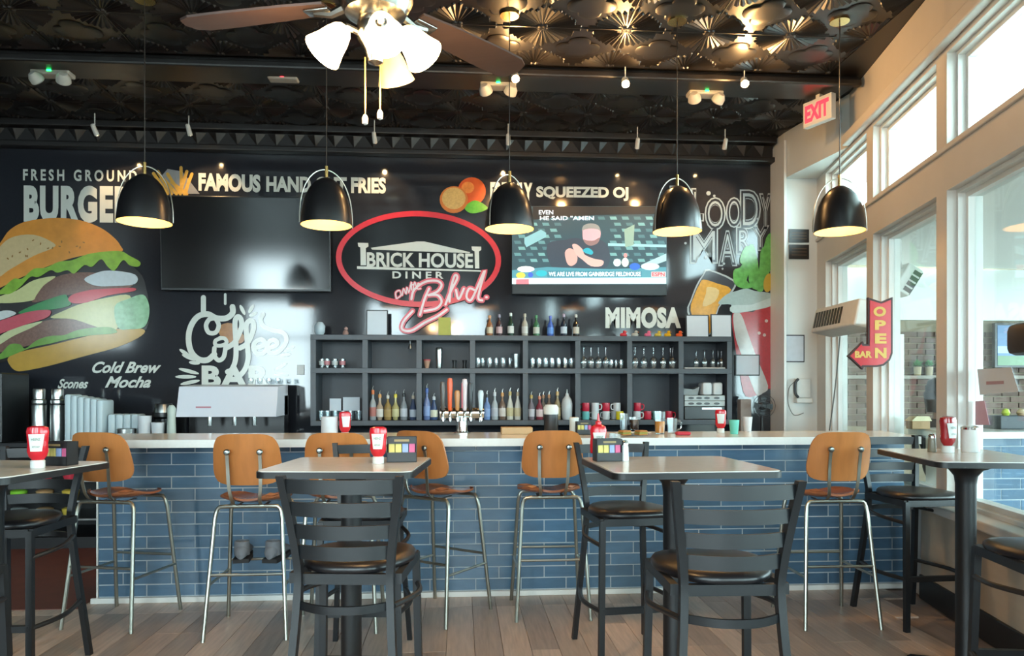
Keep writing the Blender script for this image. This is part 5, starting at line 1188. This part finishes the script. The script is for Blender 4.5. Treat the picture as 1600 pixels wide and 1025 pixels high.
# on the white pier
PFY = 7.228
for i, (y0, y1) in enumerate(((358, 379), (382, 405))):
    t, wv, hv, M = card('wall_plaque', 'black wall plaque with bronze lines on the white pier, %s one' % ('upper', 'lower')[i], 'plaque', 1233, y0, 1264, y1, PFY - .012, None, pm('plaque_black', '#1e1a18', .4), None, 0)
    for k in range(3): B().box(-wv * .38, wv * .38, -.003, -.002, hv * (.25 + .22 * k), hv * (.31 + .22 * k)).build('bronze_line', col('bronze', '#5f4a38', .5), t, 0)
card('framed_notice', 'white notice in a thin black frame on the white pier', 'notice', 1222, 523, 1257, 566, PFY - .012, None, pm('notice_paper', '#c2c8d0', .6), m_chair, 0)
x0 = onY(1252, 608, PFY); t = thing('wall_phone', 'white wall telephone with coiled cord on the white pier', 'telephone', (x0.x, PFY - .03, x0.z - .14)); B().box(-.075, .075, -.03, .028, .05, .25, .012).build('base', m_ht, t, 0); B().box(-.085, .085, -.05, .028, 0, .05, .01).build('shelf', m_ht, t, 0); B().tube(smooth_path([(-.07, -.05, .24), (-.105, -.06, .2), (-.105, -.06, .1), (-.07, -.05, .06)], 4), .014, 8).build('handset', col('phoned', '#3a3c40', .5), t)
B().tube(smooth_path([(-.09, -.03, .22), (-.15, -.02, .15), (-.16, -.02, 0), (-.10, -.02, -.12), (.0, -.02, -.1)], 5), .004, 6).build('cord', col('cable', '#6a6a66', .6), t)
x0 = onY(1188, 640, 7.2); t = thing('desk_fan', 'small dark desk fan at the right end of the back counter', 'fan', (x0.x, 7.16, .9355)); B().lathe([(.08, 0), (.08, .015), (.015, .03), (.012, .2)], n=16).build('base', m_chair, t)
M = Matrix.Translation((0, -.03, .30)) @ Matrix.Rotation(rad(90), 4, 'X')
b = B()
for r in (.03, .06, .09, .115): b.tube([M @ Vector((r * math.cos(k * math.pi / 10), r * math.sin(k * math.pi / 10), .02)) for k in range(20)], .0025, 6, True)
b.build('grille', m_chair, t)
b = B()
for k in range(4): b.prism([M @ Matrix.Rotation(k * math.pi / 2, 4, 'Z') @ Vector(v) for v in ((.01, -.01, 0), (.09, -.04, .0), (.10, .02, 0), (.01, .015, 0))], (0, .003, 0))
b.build('blades', m_chair, t, 0); B().lathe([(.03, -.06), (.04, 0), (.02, .01)], n=14, M=M).build('motor', m_chair, t)
x0 = onY(1165, 640, 7.2); tag(B().box(x0.x - .05, x0.x + .06, 7.2, 7.3, .936, 1.30, .006).build('carton', col('carton', '#8a7f78', .7), None, 0), 'tall tan carton right of the shelf unit', 'carton')
# wall speaker on the near post
sq = RW(3.43, -.12, 1.63); t = thing('wall_speaker', 'dark brown rounded speaker on the near window post at the right edge', 'speaker', sq, RZW); B().box(-.10, .11, -.09, .10, -.075, .075, .035).build('case', pm('brown_case', '#2f2620', .5), t, 40); B().box(.09, .12, -.03, .03, -.03, .03).build('bracket', m_chair, t, 0)
# paper on the glass
def onglass(px, py, o=.133):
    r = ray(px, py); P0 = RW(0, o); n = OUT; k = (P0 - Vector((0, 0, 0))).dot(n) / r.dot(n); return EYE + r * k
def sheet(name, lab, pts, mat, cat='paper', th=.002):
    b = B(); b.prism([onglass(*p) for p in pts], OUT * th); return tag(b.build(name, mat, None, 0), lab, cat)
tn = sheet('taped_notice', 'white notice with a small coloured emblem taped inside the near window', [(1527, 577), (1580, 574), (1592, 612), (1531, 617)], m_paper)
b = B(); b.prism([onglass(*p, .131) for p in ((1541, 596), (1568, 595), (1568, 600), (1541, 601))], OUT * .001); b.build('emblem_strip', col('emb', '#a8848c', .5), tn, 0, world=True)
sheet('taped_flyer', 'pink flyer taped low on the near window', [(1524, 627), (1538, 626), (1546, 664), (1524, 664)], col('pinkfly', '#c8a0b0', .6))
# ---------------------------------------------------------------- porch
q = dep(1416, 440, 6.9); t = thing('hanging_heater', 'white tilted heater with dark louvres hanging in the porch', 'heater', q); M = Matrix.Rotation(rad(-TH * 57.3), 4, 'Z') @ Matrix.Rotation(rad(32), 4, 'Y')
B().box(-.10, .06, -.08, .08, -.14, .14, .015, M=M).build('case', m_ht, t, 0)
B().box(.0605, .064, -.075, .075, -.12, .12, M=M).build('grille', m_tvb, t, 0)
for k in range(4): B().box(-.02 + .0, .055, -.084, -.0805, -.11 + k * .058, -.07 + k * .058, M=M).build('louvre', m_tvb, t, 0)
B().tube([(-.04, 0, .12), (-.06, 0, .2), (-.06, 0, 2.8 - q.z)], .012, 8).build('hanger', m_ht, t)
for i, px in enumerate((1434, 1452, 1470)):
    q = onY(px, 585, PY - .09); t = thing('potted_plant', 'green plant in a woven pot on the brick ledge, %s from the left' % ordn[i], 'plant', (q.x, PY - .085, 1.561), group='potted plants on the brick ledge'); B().lathe([(.035, 0), (.042, .10), (.038, .10), (.03, .02)], n=14).build('pot', col('wpot', '#a39274', .8), t)
    b = B(); rr = random.Random(i)
    for k in range(60):
        a = rr.random() * 6.28; e_ = rr.random() * 1.4; l = .035 + .035 * rr.random(); d = Vector((math.cos(a) * math.cos(e_), math.sin(a) * math.cos(e_), math.sin(e_))); c0 = Vector((0, 0, .10)) + d * .02; c1 = c0 + d * l; nn = d.cross(Vector((0, 0, 1))).normalized() * .016
        b.add([c0, (c0 + c1) / 2 + nn, c1, (c0 + c1) / 2 - nn], [(0, 1, 2, 3)])
    b.build('foliage', col('fol', '#4a8a4a', .5, var=.4), t, 0)
q = dep(1403, 672, 6.7); hh = dep(1403, 522, 6.7).z; tag(B().box(q.x - .05, q.x + .06, q.y, q.y + .05, 0, hh, .005).build('room_divider', m_trimw, None, 0), 'tall white upright panel behind the porch bar left of the bricks', 'divider')
q = dep(1434, 672, 5.55); t = thing('napkin_box', 'cream and wood box on the porch bar', 'box', (q.x, 5.32, 1.1005)); B().box(-.07, .07, -.04, .04, 0, .06, .004).build('body', col('nbw', '#9c7a50', .6), t, 0); B().prism([(-.08, -.045, .06), (.08, -.045, .06), (.06, -.045, .095), (-.04, -.045, .095)], (0, .09, 0)).build('cream_lid', col('nbc', '#c9bd98', .6), t, 0)
q = dep(1585, 672, 5.6); t = thing('storage_box', 'dark grey box with coloured trinkets on the porch bar', 'box', (q.x + .1, 5.3, 1.1005)); B().box(-.3, .3, -.1, .1, 0, .10, .006).build('body', col('dgbox', '#343a40', .5), t, 0)
for x, c_ in ((-.2, '#b8c84a'), (-.08, '#b09a7a'), (.04, '#c85aa0'), (.14, '#7ac8b0')): B().lathe([(.02, 0), (.03, .02), (.02, .045), (0, .055)], (x, -.02, .1), 10).build('trinket', col('tr' + c_, c_, .4), t)
q = onY(1598, 545, PY - .12); t = thing('porch_television', 'television with a bright picture on the porch brick wall', 'television', (q.x + .2, PY - .1, q.z - .22)); B().box(-.52, .52, 0, .05, 0, .52, .006).build('case', m_tvb, t, 0); B().box(-.49, .49, -.003, 0, .03, .49).build('screen', em('#4a6a90', .5), t, 0); B().box(-.49, .49, -.004, -.003, .03, .14).build('screen_grass', em('#5a7a58', .4), t, 0); B().box(-.49, .30, -.005, -.004, .17, .25).build('screen_banner', em('#8fb4e0', .6), t, 0); B().box(-.2, .2, .05, .0785, .15, .35).build('wall_mount', m_chair, t, 0)
# person in black behind the porch bar, turned to the left, half hidden by the post
hp_ = dep(1466, 615, 6.3); base = Vector((hp_.x, hp_.y, 0)); pr = thing('person', 'person in black with dark hair behind the porch bar, half hidden by the post', 'person', base, rad(-90))
def skin_body(verts, edges, radii, mat, name):
    me = bpy.data.meshes.new(name); me.from_pydata(verts, edges, []); o = bpy.data.objects.new(name, me); COL.objects.link(o)
    sk = o.modifiers.new('skin', 'SKIN'); sk.use_smooth_shade = True
    for i, r in enumerate(radii): me.skin_vertices[0].data[i].radius = r if isinstance(r, tuple) else (r, r)
    me.skin_vertices[0].data[0].use_root = True
    ss = o.modifiers.new('sub', 'SUBSURF'); ss.levels = 2; ss.render_levels = 2
    dg = bpy.context.evaluated_depsgraph_get(); m2 = bpy.data.meshes.new_from_object(o.evaluated_get(dg)); m2.materials.clear(); m2.materials.append(mat)
    bpy.data.objects.remove(o); o2 = bpy.data.objects.new(name, m2); COL.objects.link(o2); o2.parent = pr; XF[o2.name] = XF[pr.name]; return o2
hz = hp_.z; k = hz / 1.34                      # seated on a stool: pelvis .70, knees forward (+y), head centre hz
m_skin = pm('skin', '#b8907c', .5, var=.05); m_cloth = pm('black_clothes', '#17181b', .8, var=.2); m_hair = pm('dark_hair', '#17120f', .5)
V = [(0, 0, .66), (0, -.01, .80), (0, 0, .95), (0, 0, 1.07), (0, .01, 1.15),
     (-.17, 0, 1.07), (-.22, .04, .86), (-.18, .24, .80), (-.10, .38, .84), (.17, 0, 1.07), (.22, .04, .86), (.18, .24, .80), (.10, .38, .84),
     (-.10, .05, .64), (-.12, .42, .64), (-.12, .40, .28), (-.12, .42, .08), (-.12, .54, .05), (.10, .05, .64), (.12, .42, .64), (.12, .40, .28), (.12, .42, .08), (.12, .54, .05)]
E = [(0, 1), (1, 2), (2, 3), (3, 4), (3, 5), (5, 6), (6, 7), (7, 8), (3, 9), (9, 10), (10, 11), (11, 12), (0, 13), (13, 14), (14, 15), (15, 16), (16, 17), (0, 18), (18, 19), (19, 20), (20, 21), (21, 22)]
R_ = [(.15, .12), (.14, .11), (.16, .12), (.13, .10), .06, .075, .055, .045, .04, .075, .055, .045, .04, .09, .075, .055, .045, .04, .09, .075, .055, .045, .04]
skin_body(V, E, R_, m_cloth, 'clothed_body')
B().lathe([(0, -.125), (.045, -.115), (.065, -.07), (.075, 0), (.076, .05), (.06, .10), (.03, .12), (0, .125)], (0, .02, hz), 18, sy=1.2).build('head', m_skin, pr, 60)
B().lathe([(.086, -.03), (.088, .05), (.07, .11), (.035, .135), (0, .14)], (0, .0, hz), 18, sy=1.15).build('hair', m_hair, pr, 60)
B().lathe([(.06, -.16), (.075, -.08), (.085, .0), (.06, .04)], (0, -.045, hz), 14, sy=.8).build('hair_back', m_hair, pr, 60)
B().lathe([(.008, -.02), (.016, -.008), (.006, .03)], (0, .115, hz - .02), 8).build('nose', m_skin, pr, 60); B().cyl((0, .01, 1.10), (0, .01, hz - .08), .05, 12).build('neck', m_skin, pr)
for s in (-1, 1):
    B().lathe([(0, -.01), (.01, 0), (0, .01)], (s * .03, .10, hz + .005), 8).build('eye', m_hair, pr, 60); B().lathe([(0, -.03), (.012, -.01), (.014, .015), (0, .03)], (s * .078, .015, hz - .01), 8).build('ear', m_skin, pr, 60)
    b = B(); c0 = Vector((s * .10, .40, .845)); b.lathe([(0, -.03), (.03, -.02), (.036, .02), (.0, .04)], c0 + Vector((0, .03, 0)), 10, sy=1.1)
    for f_ in range(4): b.tube([c0 + Vector((s * (-.025 + .016 * f_), .06, 0)), c0 + Vector((s * (-.025 + .016 * f_), .095, -.005)), c0 + Vector((s * (-.025 + .016 * f_), .115 - .008 * abs(f_ - 1), -.025))], [.009, .008, .006], 6)
    b.tube([c0 + Vector((-s * .03, .03, 0)), c0 + Vector((-s * .05, .06, -.005)), c0 + Vector((-s * .045, .085, -.015))], [.01, .009, .007], 6); b.build('hand', m_skin, pr, 60)
B().lathe([(.035, 1.2), (.02, 1.2)], n=6) if False else None
t = thing('porch_stool', 'round black stool under the person on the porch', 'stool', base); B().lathe([(.15, .46), (.16, .475), (.15, .495), (.0, .50)], n=20).build('seat', m_vinyl, t); B().cyl((0, 0, .02), (0, 0, .46), .025, 12).build('column', m_chair, t); B().lathe([(.2, 0), (.2, .012), (.03, .03)], n=20).build('base', m_chair, t)
